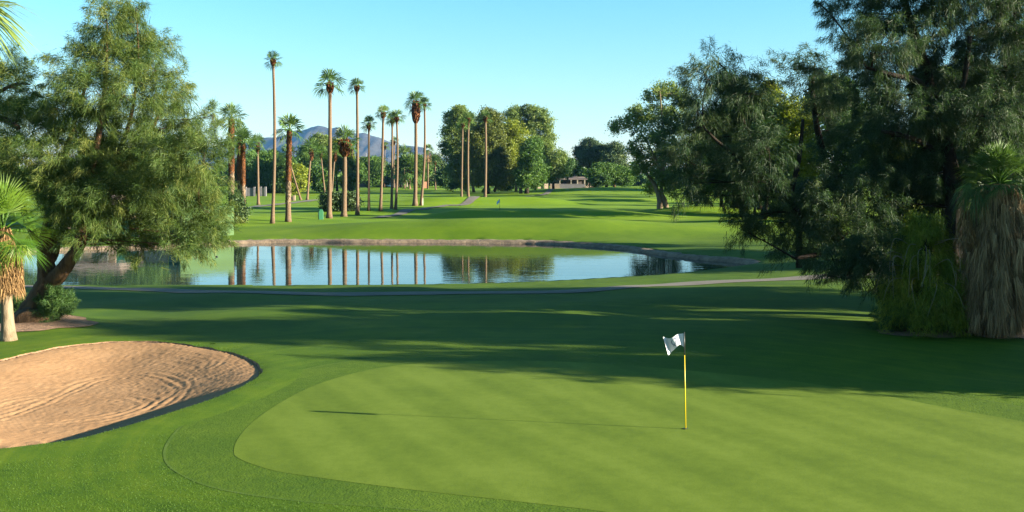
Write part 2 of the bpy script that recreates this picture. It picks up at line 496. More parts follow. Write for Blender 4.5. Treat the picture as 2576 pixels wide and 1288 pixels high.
class MB:
    def __init__(s):
        s.V = []; s.P = []; s.T = []

    def add(s, V, P, t=.5):
        b = len(s.V)
        s.V.extend([tuple(map(float, v)) for v in V])
        for p in P:
            s.P.append([i + b for i in p]); s.T.append(t)

    def tube(s, pts, rad, sides=6, cap=True, t=.5, jitter=0, rng=None):
        pts = np.asarray(pts, float)
        n = len(pts)
        rad = np.broadcast_to(np.asarray(rad, float), (n,))
        tan = N3(np.gradient(pts, axis=0))
        up = np.array([0, 1.0, 0]) if abs(tan[0][1]) < .8 else np.array([1.0, 0, 0])
        V = []
        for i in range(n):
            a = N3(np.cross(tan[i], up)); c = np.cross(a, tan[i])
            for k in range(sides):
                th = 2 * PI * k / sides
                rr = rad[i] * (1 + (jitter * rng.uniform(-1, 1) if rng is not None else 0))
                V.append(pts[i] + (a * math.cos(th) + c * math.sin(th)) * rr)
        P = []
        for i in range(n - 1):
            for k in range(sides):
                k2 = (k + 1) % sides
                P.append([i * sides + k, i * sides + k2, (i + 1) * sides + k2, (i + 1) * sides + k])
        if cap:
            P.append(list(range(sides))[::-1]); P.append([(n - 1) * sides + k for k in range(sides)])
        s.add(V, P, t)

    def box(s, c, d, rz=0, bevel=0):
        c = np.asarray(c, float); hx, hy, hz = [k / 2 for k in d]
        cr, sr = math.cos(rz), math.sin(rz)
        V = []
        if bevel:
            b_ = bevel
            ring = [(-hx + b_, -hy), (hx - b_, -hy), (hx, -hy + b_), (hx, hy - b_), (hx - b_, hy), (-hx + b_, hy), (-hx, hy - b_), (-hx, -hy + b_)]
            for z, q in ((-hz, 1), (hz - b_, 1), (hz, 1 - b_ / max(hx, hy))):
                V += [(x * q, y * q, z) for x, y in ring]
            P = [[r_ * 8 + k, r_ * 8 + (k + 1) % 8, (r_ + 1) * 8 + (k + 1) % 8, (r_ + 1) * 8 + k] for r_ in (0, 1) for k in range(8)]
            P += [list(range(8))[::-1], [16 + k for k in range(8)]]
        else:
            V = [(x, y, z) for z in (-hz, hz) for x, y in ((-hx, -hy), (hx, -hy), (hx, hy), (-hx, hy))]
            P = [[0, 3, 2, 1], [4, 5, 6, 7], [0, 1, 5, 4], [1, 2, 6, 5], [2, 3, 7, 6], [3, 0, 4, 7]]
        V = [(c[0] + x * cr - y * sr, c[1] + x * sr + y * cr, c[2] + z) for x, y, z in V]
        s.add(V, P)

    def build(s, name, mat, parent=None, loc=(0, 0, 0), smooth=False):
        me = mesh_np(name, s.V, s.P, mat, loc, smooth, s.T)
        return obj(name, me, parent, None)


def soup(name, T, tint, mat, parent, loc):
    """T (n,3,3) loose leaf triangles in world space"""
    n = len(T)
    me = mesh_np(name, T.reshape(-1, 3), np.arange(n * 3).reshape(n, 3), mat, loc, False, np.clip(tint, 0, 1))
    return obj(name, me, parent)


# ------------------------------------------------------------------ foliage
def unit(rng, n):
    return N3(rng.normal(size=(n, 3)))


def strands(rng, P, D, L, W, droop=.0):
    """thin triangles from P along D"""
    S = N3(np.cross(D, unit(rng, len(P))))
    tip = P + D * L[:, None] + np.array([0, 0, -1.0]) * (droop * L)[:, None]
    return np.stack([P - S * W[:, None] / 2, P + S * W[:, None] / 2, tip], 1)


def leaves(rng, P, size):
    a = unit(rng, len(P)); b = N3(np.cross(a, unit(rng, len(P))))
    s = size[:, None]
    return np.stack([P - a * s * .5, P + a * s * .5 + b * s * .15, P + b * s * .75], 1)


def lobe(px, py, rx, ry, Y, dy=0, depth=None):
    Y2 = Y + dy
    rX = rx / F * Y2; rZ = ry / F * Y2
    return (at(px, py, Y2), np.array([rX, depth if depth else .5 * (rX + rZ), rZ]))


def feathery(rng, lobes, per_m2=5.0, nst=120, L=(.22, .5), W=.02, plume=(.5, 1.2), droop=.45, up=.35, inner=.5):
    T, tint, cl = [], [], []
    for c, r in lobes:
        area = 4 * PI * ((r[0] * r[1] + r[0] * r[2] + r[1] * r[2]) / 3)
        k = max(4, int(area * per_m2))
        u = unit(rng, k)
        t = 1 - (1 - inner) * rng.random(k) ** 1.6
        t = t * rng.uniform(.9, 1.12, k)
        p = c + u * r * t[:, None]
        ax = N3(u * [1, 1, .6] + np.array([0, 0, up]) + unit(rng, k) * .6)
        pl = rng.uniform(*plume, k)
        ct = rng.normal(.45, .2, k)
        cl.append(p)
        n = k * nst
        idx = np.repeat(np.arange(k), nst)
        s = rng.random(n)
        wid = .20 * (1 - s * .75)
        P = p[idx] + ax[idx] * (s * pl[idx])[:, None] + rng.normal(size=(n, 3)) * wid[:, None] * pl[idx][:, None]
        P[:, 2] -= droop * .35 * (s * pl[idx]) ** 2
        D = N3(ax[idx] * .75 + unit(rng, n) * .75 + np.array([0, 0, -droop]))
        ln = rng.uniform(L[0], L[1], n) * (1 - .4 * s)
        T.append(strands(rng, P, D, ln, np.full(n, W) * rng.uniform(.7, 1.3, n), droop * .3))
        tint.append(ct[idx] + rng.normal(0, .16, n))
    return np.concatenate(T), np.concatenate(tint), cl


def leafy(rng, lobes, per_m2=.5, n=60, size=.35, sig=.55, inner=.45, droop=0.0):
    T, tint, cl = [], [], []
    for c, r in lobes:
        area = 4 * PI * ((r[0] * r[1] + r[0] * r[2] + r[1] * r[2]) / 3)
        k = max(6, int(area * per_m2))
        u = unit(rng, k)
        t = (1 - (1 - inner) * rng.random(k) ** 1.7) * rng.uniform(.9, 1.1, k)
        p = c + u * r * t[:, None]
        ct = rng.normal(.45, .2, k)
        cl.append(p)
        idx = np.repeat(np.arange(k), n)
        sg = sig * rng.uniform(.5, 1.3, k)
        off = rng.normal(size=(k * n, 3)) * sg[idx][:, None] * [1, 1, .62]
        if droop:
            off[:, 2] -= np.abs(rng.normal(size=k * n)) * droop
        T.append(leaves(rng, p[idx] + off, size * rng.uniform(.6, 1.3, k * n)))
        tint.append(ct[idx] + rng.normal(0, .15, k * n))
    return np.concatenate(T), np.concatenate(tint), cl


def curve(p0, p1, rng, sag=.12, n=5):
    p0 = np.asarray(p0, float); p1 = np.asarray(p1, float)
    d = np.linalg.norm(p1 - p0)
    mid = (p0 + p1) / 2 + rng.normal(size=3) * d * sag
    t = np.linspace(0, 1, n)[:, None]
    return (1 - t) ** 2 * p0 + 2 * t * (1 - t) * mid + t ** 2 * p1


def limbs(mb, rng, paths, lobes, clumps, r_limb, r_twig, twigs=6, sides=5):
    """limbs from the stems to every lobe, then twigs out to some of its clumps"""
    allp = np.concatenate([np.asarray(p) for p in paths])
    for (c, r), cl in zip(lobes, clumps):
        cand = allp.copy()
        d = np.linalg.norm(cand - c, axis=1) + np.where(cand[:, 2] > c[2] + .3 * r[2], 3.0, 0)
        p0 = cand[np.argmin(d)]
        q = curve(p0, c, rng)
        mb.tube(q, np.linspace(r_limb, r_limb * .4, len(q)), sides, False)
        if twigs and len(cl):
            for j in rng.choice(len(cl), min(twigs, len(cl)), replace=False):
                q2 = curve(q[rng.integers(2, len(q))], cl[j], rng, .1, 4)
                mb.tube(q2, np.linspace(r_twig, r_twig * .35, 4), 4, False)


def trunk_path(pts_px, Y, dys=None):
    out_ = []
    for i, (px, py, rpx) in enumerate(pts_px):
        y = Y + (dys[i] if dys else 0)
        out_.append((*at(px, py, y), rpx / F * y))
    a = catmull(np.array(out_), 4, False)
    return a[:, :3], a[:, 3]


def make_tree(name, label, cat, base, stems, lobes, fol, leaf, bark, group=None, seed=1, r_limb=.09, r_twig=.02, twigs=6, tsides=9):
    rng = np.random.default_rng(seed)
    t = thing(name, label, cat, base, group)
    T, tint, cl = fol(rng, lobes)
    mb = MB()
    paths = []
    for pts, rad in stems:
        mb.tube(pts, rad, tsides, True, jitter=.07, rng=rng)
        paths.append(pts)
    limbs(mb, rng, paths, lobes, cl, r_limb, r_twig, twigs)
    mb.build('trunk', M[bark], t, base, True)
    soup('crown', T, tint, M[leaf], t, base)
    return t


def generic_tree(name, label, cat, X, Y, h, r, leaf, bark, group=None, seed=1, size=.35, clear=.22, nl=11, per=.5, n=60, kind='leafy', sig=.55):
    rng = np.random.default_rng(seed)
    z0 = float(H(X, Y, False)) - .05
    base = np.array([X, Y, z0])
    lobes = []
    for i in range(nl):
        u = unit(rng, 1)[0]
        zc = z0 + h * (clear + (1 - clear) * .52)
        c = np.array([X, Y, zc]) + u * np.array([r * .62, r * .62, h * (1 - clear) * .36])
        q = r * rng.uniform(.34, .55)
        lobes.append((c, np.array([q, q, q * rng.uniform(.75, 1.1)])))
    lobes.append((np.array([X, Y, z0 + h * (1 - .16)]), np.array([r * .4, r * .4, h * .16])))
    top = np.array([X + rng.normal() * .4, Y, z0 + h * .62])
    pts = curve(base, top, rng, .04, 7)
    rad = np.linspace(h * .022, h * .009, 7); rad[0] *= 1.35
    if kind == 'leafy':
        fol = lambda g, L_: leafy(g, L_, per, n, size, sig)
    else:
        fol = lambda g, L_: feathery(g, L_, per, n, (.4, .9), .05, (.8, 1.6))
    return make_tree(name, label, cat, base, [(pts, rad)], lobes, fol, leaf, bark, group, seed + 5, h * .006, h * .0022, 4, 8)


# ------------------------------------------------------------------ palms
def fan(rng, hub, d, R, n=16, spread=1.9, droop=.35, w=None):
    """one fan leaf: n folded leaflets with hanging tips"""
    d = N3(d)
    s = np.cross(d, [0, 0, 1.0])
    s = N3(s) if np.linalg.norm(s) > .05 else np.array([1.0, 0, 0])
    roll = rng.normal(0, .35)
    nrm = np.cross(s, d)
    s = N3(s * math.cos(roll) + nrm * math.sin(roll))
    th = np.linspace(-spread, spread, n) + rng.normal(0, .04, n)
    L = R * (1 - .22 * (np.abs(th) / spread) ** 2) * rng.uniform(.88, 1.08, n)
    D = np.cos(th)[:, None] * d + np.sin(th)[:, None] * s
    D = N3(D + np.cross(s, d) * -.12 * (np.abs(th) / spread)[:, None])
    ww = w or R * 2.1 * spread / n * .5
    side = N3(np.cross(D, np.cross(s, d)))
    mid = hub + D * (L * .6)[:, None]
    mid[:, 2] -= .10 * droop * L
    tip = mid + D * (L * .38)[:, None]
    tip[:, 2] -= droop * L * rng.uniform(.5, 1.3, n)
    ml, mr = mid - side * ww * .35, mid + side * ww * .35
    lift = np.cross(s, d) * ww * .18
    return np.concatenate([np.stack([np.repeat(hub[None], n, 0), ml, mid + lift], 1), np.stack([np.repeat(hub[None], n, 0), mid + lift, mr], 1), np.stack([ml, tip, mr], 1)])


def palm_crown(rng, c, R, nf=34, n=14, low=-25, high=85, petiole=.5, droop=.35, fanr=.62):
    T, tint, pet = [], [], MB()
    for i in range(nf):
        az = i * 2.39996 + rng.normal(0, .12)
        f = (i + .5) / nf
        el = math.radians(high + (low - high) * f ** 1.15) + rng.normal(0, .09)
        d = np.array([math.cos(az) * math.cos(el), math.sin(az) * math.cos(el), math.sin(el)])
        pl = R * petiole * rng.uniform(.8, 1.1)
        hub = c + d * pl
        hub[2] -= .06 * R * (1 - math.sin(el))
        d2 = N3(d + np.array([0, 0, -.25 * f]))
        t = fan(rng, hub, d2, R * fanr, n, 1.55, droop * (.6 + .7 * f))
        T.append(t); tint.append(np.full(len(t), .55 - .25 * f + rng.normal(0, .13)) + rng.normal(0, .07, len(t)))
        pet.tube([c, (c + hub) / 2 + [0, 0, .03 * R], hub], [.022 * R, .018 * R, .014 * R], 4, False)
    return np.concatenate(T), np.concatenate(tint), pet


def skirt(rng, c, r_top, r_bot, length, n, w, out_=0.0, bulge=1.0):
    """hanging dead leaves round a stem"""
    th = rng.uniform(0, 2 * PI, n); s = rng.random(n) ** .8
    rr = (r_top + (r_bot - r_top) * s ** bulge) * rng.uniform(.75, 1.06, n)
    P = c + np.stack([np.cos(th) * rr, np.sin(th) * rr, -s * length], 1)
    D = N3(np.stack([np.cos(th) * .22, np.sin(th) * .22, -np.ones(n)], 1) + rng.normal(size=(n, 3)) * .14)
    L = length * rng.uniform(.10, .24, n)
    T = strands(rng, P, D, L, w * rng.uniform(.5, 1.5, n))
    return T, np.clip(rng.beta(1.6, 1.6, n) + .25 * np.sin(th * 5) * .5, 0, 1)


def boots(rng, base, top, r0, r1, step, size, flare=1.0):
    """criss-cross stubs of cut leaf stalks on a stem"""
    base = np.asarray(base); top = np.asarray(top)
    h = np.linalg.norm(top - base); ax = (top - base) / h
    T, tint = [], []
    k = 0
    z = 0.0
    while z < h:
        r = r0 + (r1 - r0) * z / h
        m = max(6, int(2 * PI * r / (size * .9)))
        for j in range(m):
            th = 2 * PI * (j + .5 * (k % 2)) / m + rng.normal(0, .08)
            o = np.array([math.cos(th), math.sin(th), 0]); sd = np.array([-math.sin(th), math.cos(th), 0])
            p = base + ax * (z + rng.normal(0, step * .15)) + o * r * .92
            q = p + ax * size * rng.uniform(.9, 1.6) + o * size * .55 * flare * rng.uniform(.5, 1.2)
            a, b_ = p - sd * size * .5, p + sd * size * .5
            e, f_ = q - sd * size * .3, q + sd * size * .3
            und = p + o * size * .1 - ax * size * .1
            T += [[a, b_, f_], [a, f_, e], [b_, p + ax * size * 1.2, f_], [a, e, p + ax * size * 1.2]]
            v = rng.beta(1.3, 1.3)
            tint += [v * .9, v * .9, v * .4, v * .4]
        z += step; k += 1
    return np.array(T), np.array(tint)


def make_palm(label, base_px, crown_px, rpx, crown_r, seed, style='thin', Y=None, group='tall fan palms', flare=1.6, nf=15, n=13, lean=0.0, bulb=None, bark='palm_bark', leaf='palm'):
    rng = np.random.default_rng(seed)
    g = ground(*base_px)
    if Y is not None:
        g = at(base_px[0], base_px[1], Y)
        g[2] = float(H(g[0], g[1], False))
    Yb = g[1]
    base = g - [0, 0, .06]
    c = at(crown_px[0], crown_px[1], Yb)
    k = Yb / F
    t = thing('fan_palm', label, 'palm tree', base, group)
    nseg = 26
    s = np.linspace(0, 1, nseg)
    pts = base + (c - base) * s[:, None]
    bend = rng.normal(0, .25) * (c[2] - base[2]) * .02
    pts[:, 0] += np.sin(s * PI) * bend + lean * np.sin(s * PI)
    rad = .88 * rpx * k * (1 + (flare - 1) * np.exp(-s * 22) + .12 * np.exp(-s * 5) - .22 * s)
    mb = MB()
    mb.tube(pts, rad, 10, True, jitter=.05, rng=rng)
    mb.build('trunk', M[bark], t, base, True)
    R = crown_r * k
    T, ti, pet = palm_crown(rng, c, R * 1.25, nf, n, -28, 86, .42, .22, .74)
    cr = soup('crown', T, ti, M[leaf], t, base)
    pet.build('leaf_stalks', M['palm_y'], cr, base)
    # rough collar of old stalks right under the crown
    L = (bulb[0] if bulb else 12) * k
    rb = (bulb[1] if bulb else rpx * 1.45) * k
    mid = c - [0, 0, L * .5]
    if style == 'booted':
        b0 = pts[6]; b1 = pts[-1] - [0, 0, .1]
        T1, t1 = boots(rng, pts[11], b1, rad[11], rad[-1] * 1.15, .17, .19)
        soup('leaf_boots', T1, t1, M['palm_boot'], t, base)
        T2, t2 = boots(rng, pts[5], pts[11], rad[5], rad[11], .2, .2, .8)
        soup('weathered_boots', T2, t2, M['palm_boot_grey'], t, base)
    else:
        nb = 260
        th = rng.uniform(0, 2 * PI, nb); zz = rng.random(nb)
        prof = np.sin(np.clip(zz, .02, .98) * PI) ** .6
        rr = rpx * k * .7 + (rb - rpx * k * .7) * prof
        P = np.stack([c[0] + np.cos(th) * rr * .9, c[1] + np.sin(th) * rr * .9, c[2] - L * (1 - zz) + .1], 1)
        D = N3(np.stack([np.cos(th) * .5, np.sin(th) * .5, np.ones(nb) * .9], 1) + rng.normal(size=(nb, 3)) * .2)
        T3 = strands(rng, P, D, rng.uniform(.8, 1.4, nb) * rb * .8, np.full(nb, rb * .45))
        lb = soup('leaf_boots', T3, rng.random(nb), M['palm_boot'], t, base)
        core = MB(); zc = np.linspace(0, 1, 8)
        core.tube(np.stack([np.full(8, c[0]), np.full(8, c[1]), c[2] - L * (1 - zc)], 1), (rpx * k * .65 + (rb * .9 - rpx * k * .65) * np.sin(np.clip(zc, .05, .95) * PI) ** .6), 9, True)
        core.build('stalk_collar', M['palm_boot'], lb, base, True)
    return t


# ================================================================== GROUND
def axis_vals(lo, hi, step, g, far):
    a = list(np.arange(lo, hi, step))
    s, v = step, hi
    while v < far:
        a.append(v); s *= g; v += s
    a.append(far)
    return a


ax = axis_vals(0, 42, .42, 1.07, 9000)
GX = np.array(sorted(set([-v for v in ax] + ax)))
ay = [-400, -150, -60, -20, 0, 6, 10, 13] + axis_vals(15, 62, .33, 1.018, 9000)
GY = np.array(ay)
XX, YY = np.meshgrid(GX, GY)
ZZ = H(XX, YY)
# ground under the flat sheets sinks a little so that they cover it cleanly
ZZ = ZZ - .10 * sstep(.5, 1.2, poly_sd(XX, YY, COLLAR))
nx, ny = len(GX), len(GY)
I = np.arange(nx * ny).reshape(ny, nx)
quads = np.stack([I[:-1, :-1], I[:-1, 1:], I[1:, 1:], I[1:, :-1]], -1).reshape(-1, 4)
struct('ground', mesh_np('ground', np.stack([XX, YY, ZZ], -1).reshape(-1, 3), quads, M['lawn'], smooth=True, vattr={'mow': np.minimum(np.abs(poly_sd(XX, YY, COLLAR)), 14)}))


def sheet(name, poly, step, off, mat, bstep=.2):
    B = resample(poly, bstep)
    lo, hi = B.min(0), B.max(0)
    gx, gy = np.meshgrid(np.arange(lo[0], hi[0], step), np.arange(lo[1], hi[1], step))
    p = np.stack([gx.ravel(), gy.ravel()], 1)
    p = p[poly_sd(p[:, 0], p[:, 1], B) > step * .45]
    allp = np.vstack([B, p])
    n = len(B)
    r = delaunay_2d_cdt([Vector(q) for q in allp], [(i, (i + 1) % n) for i in range(n)], [], 1, 1e-5)
    V = np.array([(v.x, v.y) for v in r[0]])
    Z = H(V[:, 0], V[:, 1], False) + off
    me = mesh_np(name, np.c_[V, Z], [list(f) for f in r[2]], mat, smooth=True)
    return struct(name, me)


sheet('green_collar', COLLAR, .7, .003, M['collar'])
sheet('putting_green', GREEN, .7, .007, M['green'])


def ring(name, poly, w, off, mat, amp=.3):
    """thin band along an outline where the mower turned"""
    B = resample(poly, .25)
    t = N3(np.roll(B, -1, 0) - np.roll(B, 1, 0)); nrm = np.stack([t[:, 1], -t[:, 0]], 1)
    k = 1 + amp * np.sin(np.arange(len(B)) * .37)
    V = []
    for o in (-.5, .5):
        q = B + nrm * (w * o * k)[:, None]
        V.append(np.c_[q, H(q[:, 0], q[:, 1], False) + off])
    n = len(B); i = np.arange(n); j = (i + 1) % n
    struct(name, mesh_np(name, np.vstack(V), np.stack([i, j, j + n, i + n], 1), mat, smooth=True))


M['clip'] = turf('dry_clippings', (0.0420, 0.0840, 0.0084), (0.0560, 0.0980, 0.0126), (0.0770, 0.1155, 0.0210), 18, .3, .02, patch=1.5)
ring('collar_edge', COLLAR, .05, .0045, M['clip'])


def strip(name, px_pts, w, off, mat, world=False, n=10):
    P = np.array([ground(*p)[:2] for p in px_pts]) if not world else np.array(px_pts, float)
    P = resample(catmull(P, n, False), .6, False)
    t = N3(np.gradient(P, axis=0)); nrm = np.stack([t[:, 1], -t[:, 0]], 1)
    ks = np.linspace(-.5, .5, 5)
    rag = 1 + .05 * np.sin(np.arange(len(P)) * .9)
    V = []
    for k in ks:
        q = P + nrm * (k * w * rag)[:, None]
        V.append(np.c_[q, H(q[:, 0], q[:, 1], False) + off + (.012 if abs(k) < .4 else 0)])
    V = np.stack(V, 1).reshape(-1, 3)
    m = len(P); I = np.arange(m * 5).reshape(m, 5)
    q = np.stack([I[:-1, :-1], I[:-1, 1:], I[1:, 1:], I[1:, :-1]], -1).reshape(-1, 4)
    return struct(name, mesh_np(name, V, q, mat, smooth=True))


strip('cart_path', [(-300, 716), (60, 722), (200, 725), (400, 730), (700, 737), (1000, 739), (1300, 736), (1500, 729), (1700, 717), (1900, 706), (2060, 697), (2200, 690), (2420, 686), (2900, 680)], 1.75, .025, M['path'])
strip('cart_path', [(945, 549), (980, 544), (1010, 538), (1060, 528), (1115, 519), (1180, 512), (1270, 503), (1330, 494), (1380, 484), (1400, 476)], 1.7, .09, M['path'])
strip('cart_path', [(560, 532), (615, 523), (655, 519), (700, 514), (760, 508), (800, 503)], 2.4, .09, M['path'])

# --- pond
PB = resample(POND, 1.0)
cx0, cy0 = POND.mean(0)
ctr = np.array([cx0, cy0])
BW = resample(POND, 1.0)
t_ = N3(np.roll(BW, -1, 0) - np.roll(BW, 1, 0))
area_ = 0.5 * np.sum(BW[:, 0] * np.roll(BW[:, 1], -1) - np.roll(BW[:, 0], -1) * BW[:, 1])
outw = np.stack([t_[:, 1], -t_[:, 0]], 1) * (1 if area_ > 0 else -1)
W2 = BW + outw * 1.0
n_ = len(W2)
r_ = delaunay_2d_cdt([Vector(q) for q in W2], [(i, (i + 1) % n_) for i in range(n_)], [], 1, 1e-5)
struct('pond_water', mesh_np('pond_water', [(v.x, v.y, ZW) for v in r_[0]], [list(f) for f in r_[2]], M['water'], smooth=True))

# stony bank: a broken step of soil and stones between the water and the grass, round the far side
rngb = np.random.default_rng(3)
prof = [(-.55, ZW - .35), (-.16, ZW - .06), (-.02, ZW + .08), (.10, ZW + .18), (.30, ZW + .27), (.70, ZW + .32), (1.15, ZW + .20)]
sel = [i for i in range(n_)]
BR = resample(BW, .35)
tr = N3(np.roll(BR, -1, 0) - np.roll(BR, 1, 0)); onr = np.stack([tr[:, 1], -tr[:, 0]], 1) * (1 if area_ > 0 else -1)
far = onr[:, 1] > -.35
far |= (BR[:, 0] > 12)
V = []
nb = len(BR)
low = np.convolve(np.r_[rngb.normal(size=nb + 8)], np.ones(9) / 9, 'valid')[:nb]
far_w = sstep(-.75, -.25, onr[:, 1])          # low and buried on the near side
for k, (o, z) in enumerate(prof):
    jit = rngb.normal(0, .035, nb) * (0 < k < 6) + low * .22 * (0 < k)
    q = BR + onr * (o + jit)[:, None]
    zz = z + (rngb.normal(0, .02, nb) + low * .05) * (1 < k < 6)
    zz = zz - (1 - far_w) * .45
    V.append(np.c_[q, zz])
V = np.stack(V, 1).reshape(-1, 3)
I = np.arange(nb * len(prof)).reshape(nb, len(prof)); I2 = np.roll(I, -1, 0)
q = np.stack([I[:, :-1], I2[:, :-1], I2[:, 1:], I[:, 1:]], -1).reshape(-1, 4)
struct('pond_bank', mesh_np('pond_bank', V, q, M['bank'], smooth=False))

# --- bunker sand
lo, hi = BUNKER.min(0) - .6, BUNKER.max(0) + .6
st = .06
sx, sy = np.meshgrid(np.arange(lo[0], hi[0], st), np.arange(lo[1], hi[1], st))
sd = poly_sd(sx, sy, BUNKER)
gy_, gx_ = np.gradient(sd, st)
fac = np.clip(-(gx_ * .98 + gy_ * -.19), -1, 1)
far_f = np.clip(gy_ * -1, 0, 1)
k_r = np.clip(fac, 0, 1) * np.clip(.10 + 2.1 * np.clip(gy_, 0, 1), 0, 1)
gentle = .05 - .02 * far_f + .42 * sstep(0, 3.6, sd)
steep = .05 + .36 * (1.35 - np.log1p(np.exp(np.clip(5 * (1.35 - np.clip(sd, 0, 9)), -40, 40))) / 5)
dep = gentle + (steep - gentle) * k_r * (1 - sstep(1.7, 3.8, sd))
bl = dep.copy()
for _ in range(3):                               # soften the crease where the two slopes meet
    for ax_ in (0, 1):
        w_ = np.pad(bl, [(9, 9) if k == ax_ else (0, 0) for k in (0, 1)], mode='edge')
        c_ = np.cumsum(w_, axis=ax_)
        c_ = np.concatenate([np.zeros_like(np.take(c_, [0], axis=ax_)), c_], axis=ax_)
        n_ = dep.shape[ax_]
        bl = (np.take(c_, np.arange(n_) + 19, axis=ax_) - np.take(c_, np.arange(n_), axis=ax_)) / 19
dep = dep + (bl - dep) * sstep(1.3, 2.6, sd)
sz = base_h(sx, sy) - dep


def plen(x, y, pts):
    P = catmull(np.array([flat_ground(px, py, -.5) for px, py in pts]), 6, False)
    b = np.full(x.shape, 1e9)
    for i in range(len(P) - 1):
        e = P[i + 1] - P[i]
        t = np.clip(((x - P[i][0]) * e[0] + (y - P[i][1]) * e[1]) / (e @ e + 1e-9), 0, 1)
        b = np.minimum(b, np.hypot(x - P[i][0] - t * e[0], y - P[i][1] - t * e[1]))
    return b


rsd = np.random.default_rng(8)
wob = .04 * np.sin(sx * 2.1 + 1) + .03 * np.sin(sy * 3.3)
for pts, amp in (([(-40, 1075), (40, 1046), (130, 1008), (230, 965), (330, 951), (400, 958), (446, 975), (462, 991), (450, 1006), (400, 1035), (330, 1062)], 1.0),
                 ([(0, 1032), (80, 1008), (200, 1000), (300, 1002), (350, 1010), (373, 1020), (352, 1034), (280, 1052), (180, 1066), (80, 1074), (0, 1075)], 1.0),
                 ([(120, 985), (250, 975), (350, 985), (395, 1000), (380, 1020)], .4),
                 ([(60, 1020), (180, 1012), (270, 1013), (330, 1022)], .6), ([(60, 1045), (160, 1040), (260, 1042)], .4),
                 ([(350, 890), (450, 900), (545, 915), (590, 930), (575, 945)], .45), ([(300, 905), (430, 915), (520, 930), (545, 942), (520, 955)], .4),
                 ([(250, 922), (400, 930), (480, 945), (500, 958)], .35)):
    d_ = plen(sx, sy, pts) + wob
    for q_, a_ in ((0, -.014), (.12, .009), (.24, -.008), (.37, .005)):
        sz += amp * a_ * np.exp(-((d_ - q_) / .055) ** 2)
sz += rsd.normal(0, .006, sx.shape) + .006 * np.sin(sx * 3.1 + np.sin(sy * 2)) * np.sin(sy * 2.3)
keep = sd > -.22
I = np.arange(sx.size).reshape(sx.shape)
q = np.stack([I[:-1, :-1], I[:-1, 1:], I[1:, 1:], I[1:, :-1]], -1).reshape(-1, 4)
kk = keep.ravel()
q = q[kk[q].all(1)]
used = np.zeros(sx.size, bool); used[q.ravel()] = True
remap = np.cumsum(used) - 1
sz = np.where(sd < 0, np.minimum(sz, base_h(sx, sy) - .2), sz)
V = np.stack([sx, sy, sz], -1).reshape(-1, 3)
struct('bunker_sand', mesh_np('bunker_sand', V[used], remap[q], M['sand'], smooth=True, vattr={'rake': sd.ravel()[used]}))

# grassy lip round the sand
B = resample(BUNKER, .12)
t_ = N3(np.roll(B, -2, 0) - np.roll(B, 2, 0))
ar = 0.5 * np.sum(B[:, 0] * np.roll(B[:, 1], -1) - np.roll(B[:, 0], -1) * B[:, 1])
on = np.stack([t_[:, 1], -t_[:, 0]], 1) * (1 if ar > 0 else -1)
rl = np.random.default_rng(4)
V = []
wig = np.convolve(rl.normal(size=len(B) + 4), np.ones(5) / 5, 'valid')[:len(B)] * .05
for o, dz in [(1.45, -.010), (1.1, .007), (.4, .010), (.15, .011), (.02, .0), (-.03, -.08), (-.02, -.55)]:
    qx = B + on * (o + (wig if o < .6 else 0 * wig))[:, None]
    V.append(np.c_[qx, base_h(qx[:, 0], qx[:, 1]) + dz + (wig * .3 if o < .6 else 0)])
nb = len(B); k_ = 7
V = np.stack(V, 1).reshape(-1, 3)
I = np.arange(nb * k_).reshape(nb, k_); I2 = np.roll(I, -1, 0)
q = np.stack([I[:, :-1], I2[:, :-1], I2[:, 1:], I[:, 1:]], -1)
mw = np.minimum(np.abs(poly_sd(V[:, 0], V[:, 1], COLLAR)), 14)
struct('bunker_lip', mesh_np('bunker_lip', V, q[:, :4].reshape(-1, 4), M['lawn'], smooth=False, vattr={'mow': mw}))
struct('bunker_edge', mesh_np('bunker_edge', V, q[:, 4:].reshape(-1, 4), M['soil'], smooth=False))


def blob(c, rx, ry, n=40, seed=1, amp=.18):
    r = np.random.default_rng(seed)
    th = np.linspace(0, 2 * PI, n, endpoint=False)
    k = 1 + amp * (np.sin(th * 3 + r.random() * 6) * .6 + np.sin(th * 5 + r.random() * 6) * .4 + np.sin(th * 9 + r.random() * 6) * .25)
    return np.stack([c[0] + np.cos(th) * rx * k, c[1] + np.sin(th) * ry * k], 1)


s1 = ground(112, 812)
sheet('bare_soil', blob(s1, 1.7, 2.0, seed=2), .35, .03, M['soil'])
s2 = ground(2600, 828)
sheet('bare_soil', blob(s2, 2.0, 2.6, seed=6), .4, .03, M['soil'])
s3 = ground(2330, 838)
sheet('bare_soil', blob(s3, 1.7, .9, seed=9), .4, .03, M['soil'])

# --- grass blades standing in the rough nearest the camera
rg = np.random.default_rng(11)
n_bl = 150000
py = 1300 - (1300 - 850) * rg.random(n_bl) ** 1.25
px = rg.uniform(-60, 2640, n_bl)
Yb = F * ZC / (py - HY); Xb = (px - CX) / F * Yb
ok = (poly_sd(Xb, Yb, COLLAR) < -.02) & (poly_sd(Xb, Yb, BUNKER) < -.03) & (Yb < 36)
Xb, Yb = Xb[ok], Yb[ok]
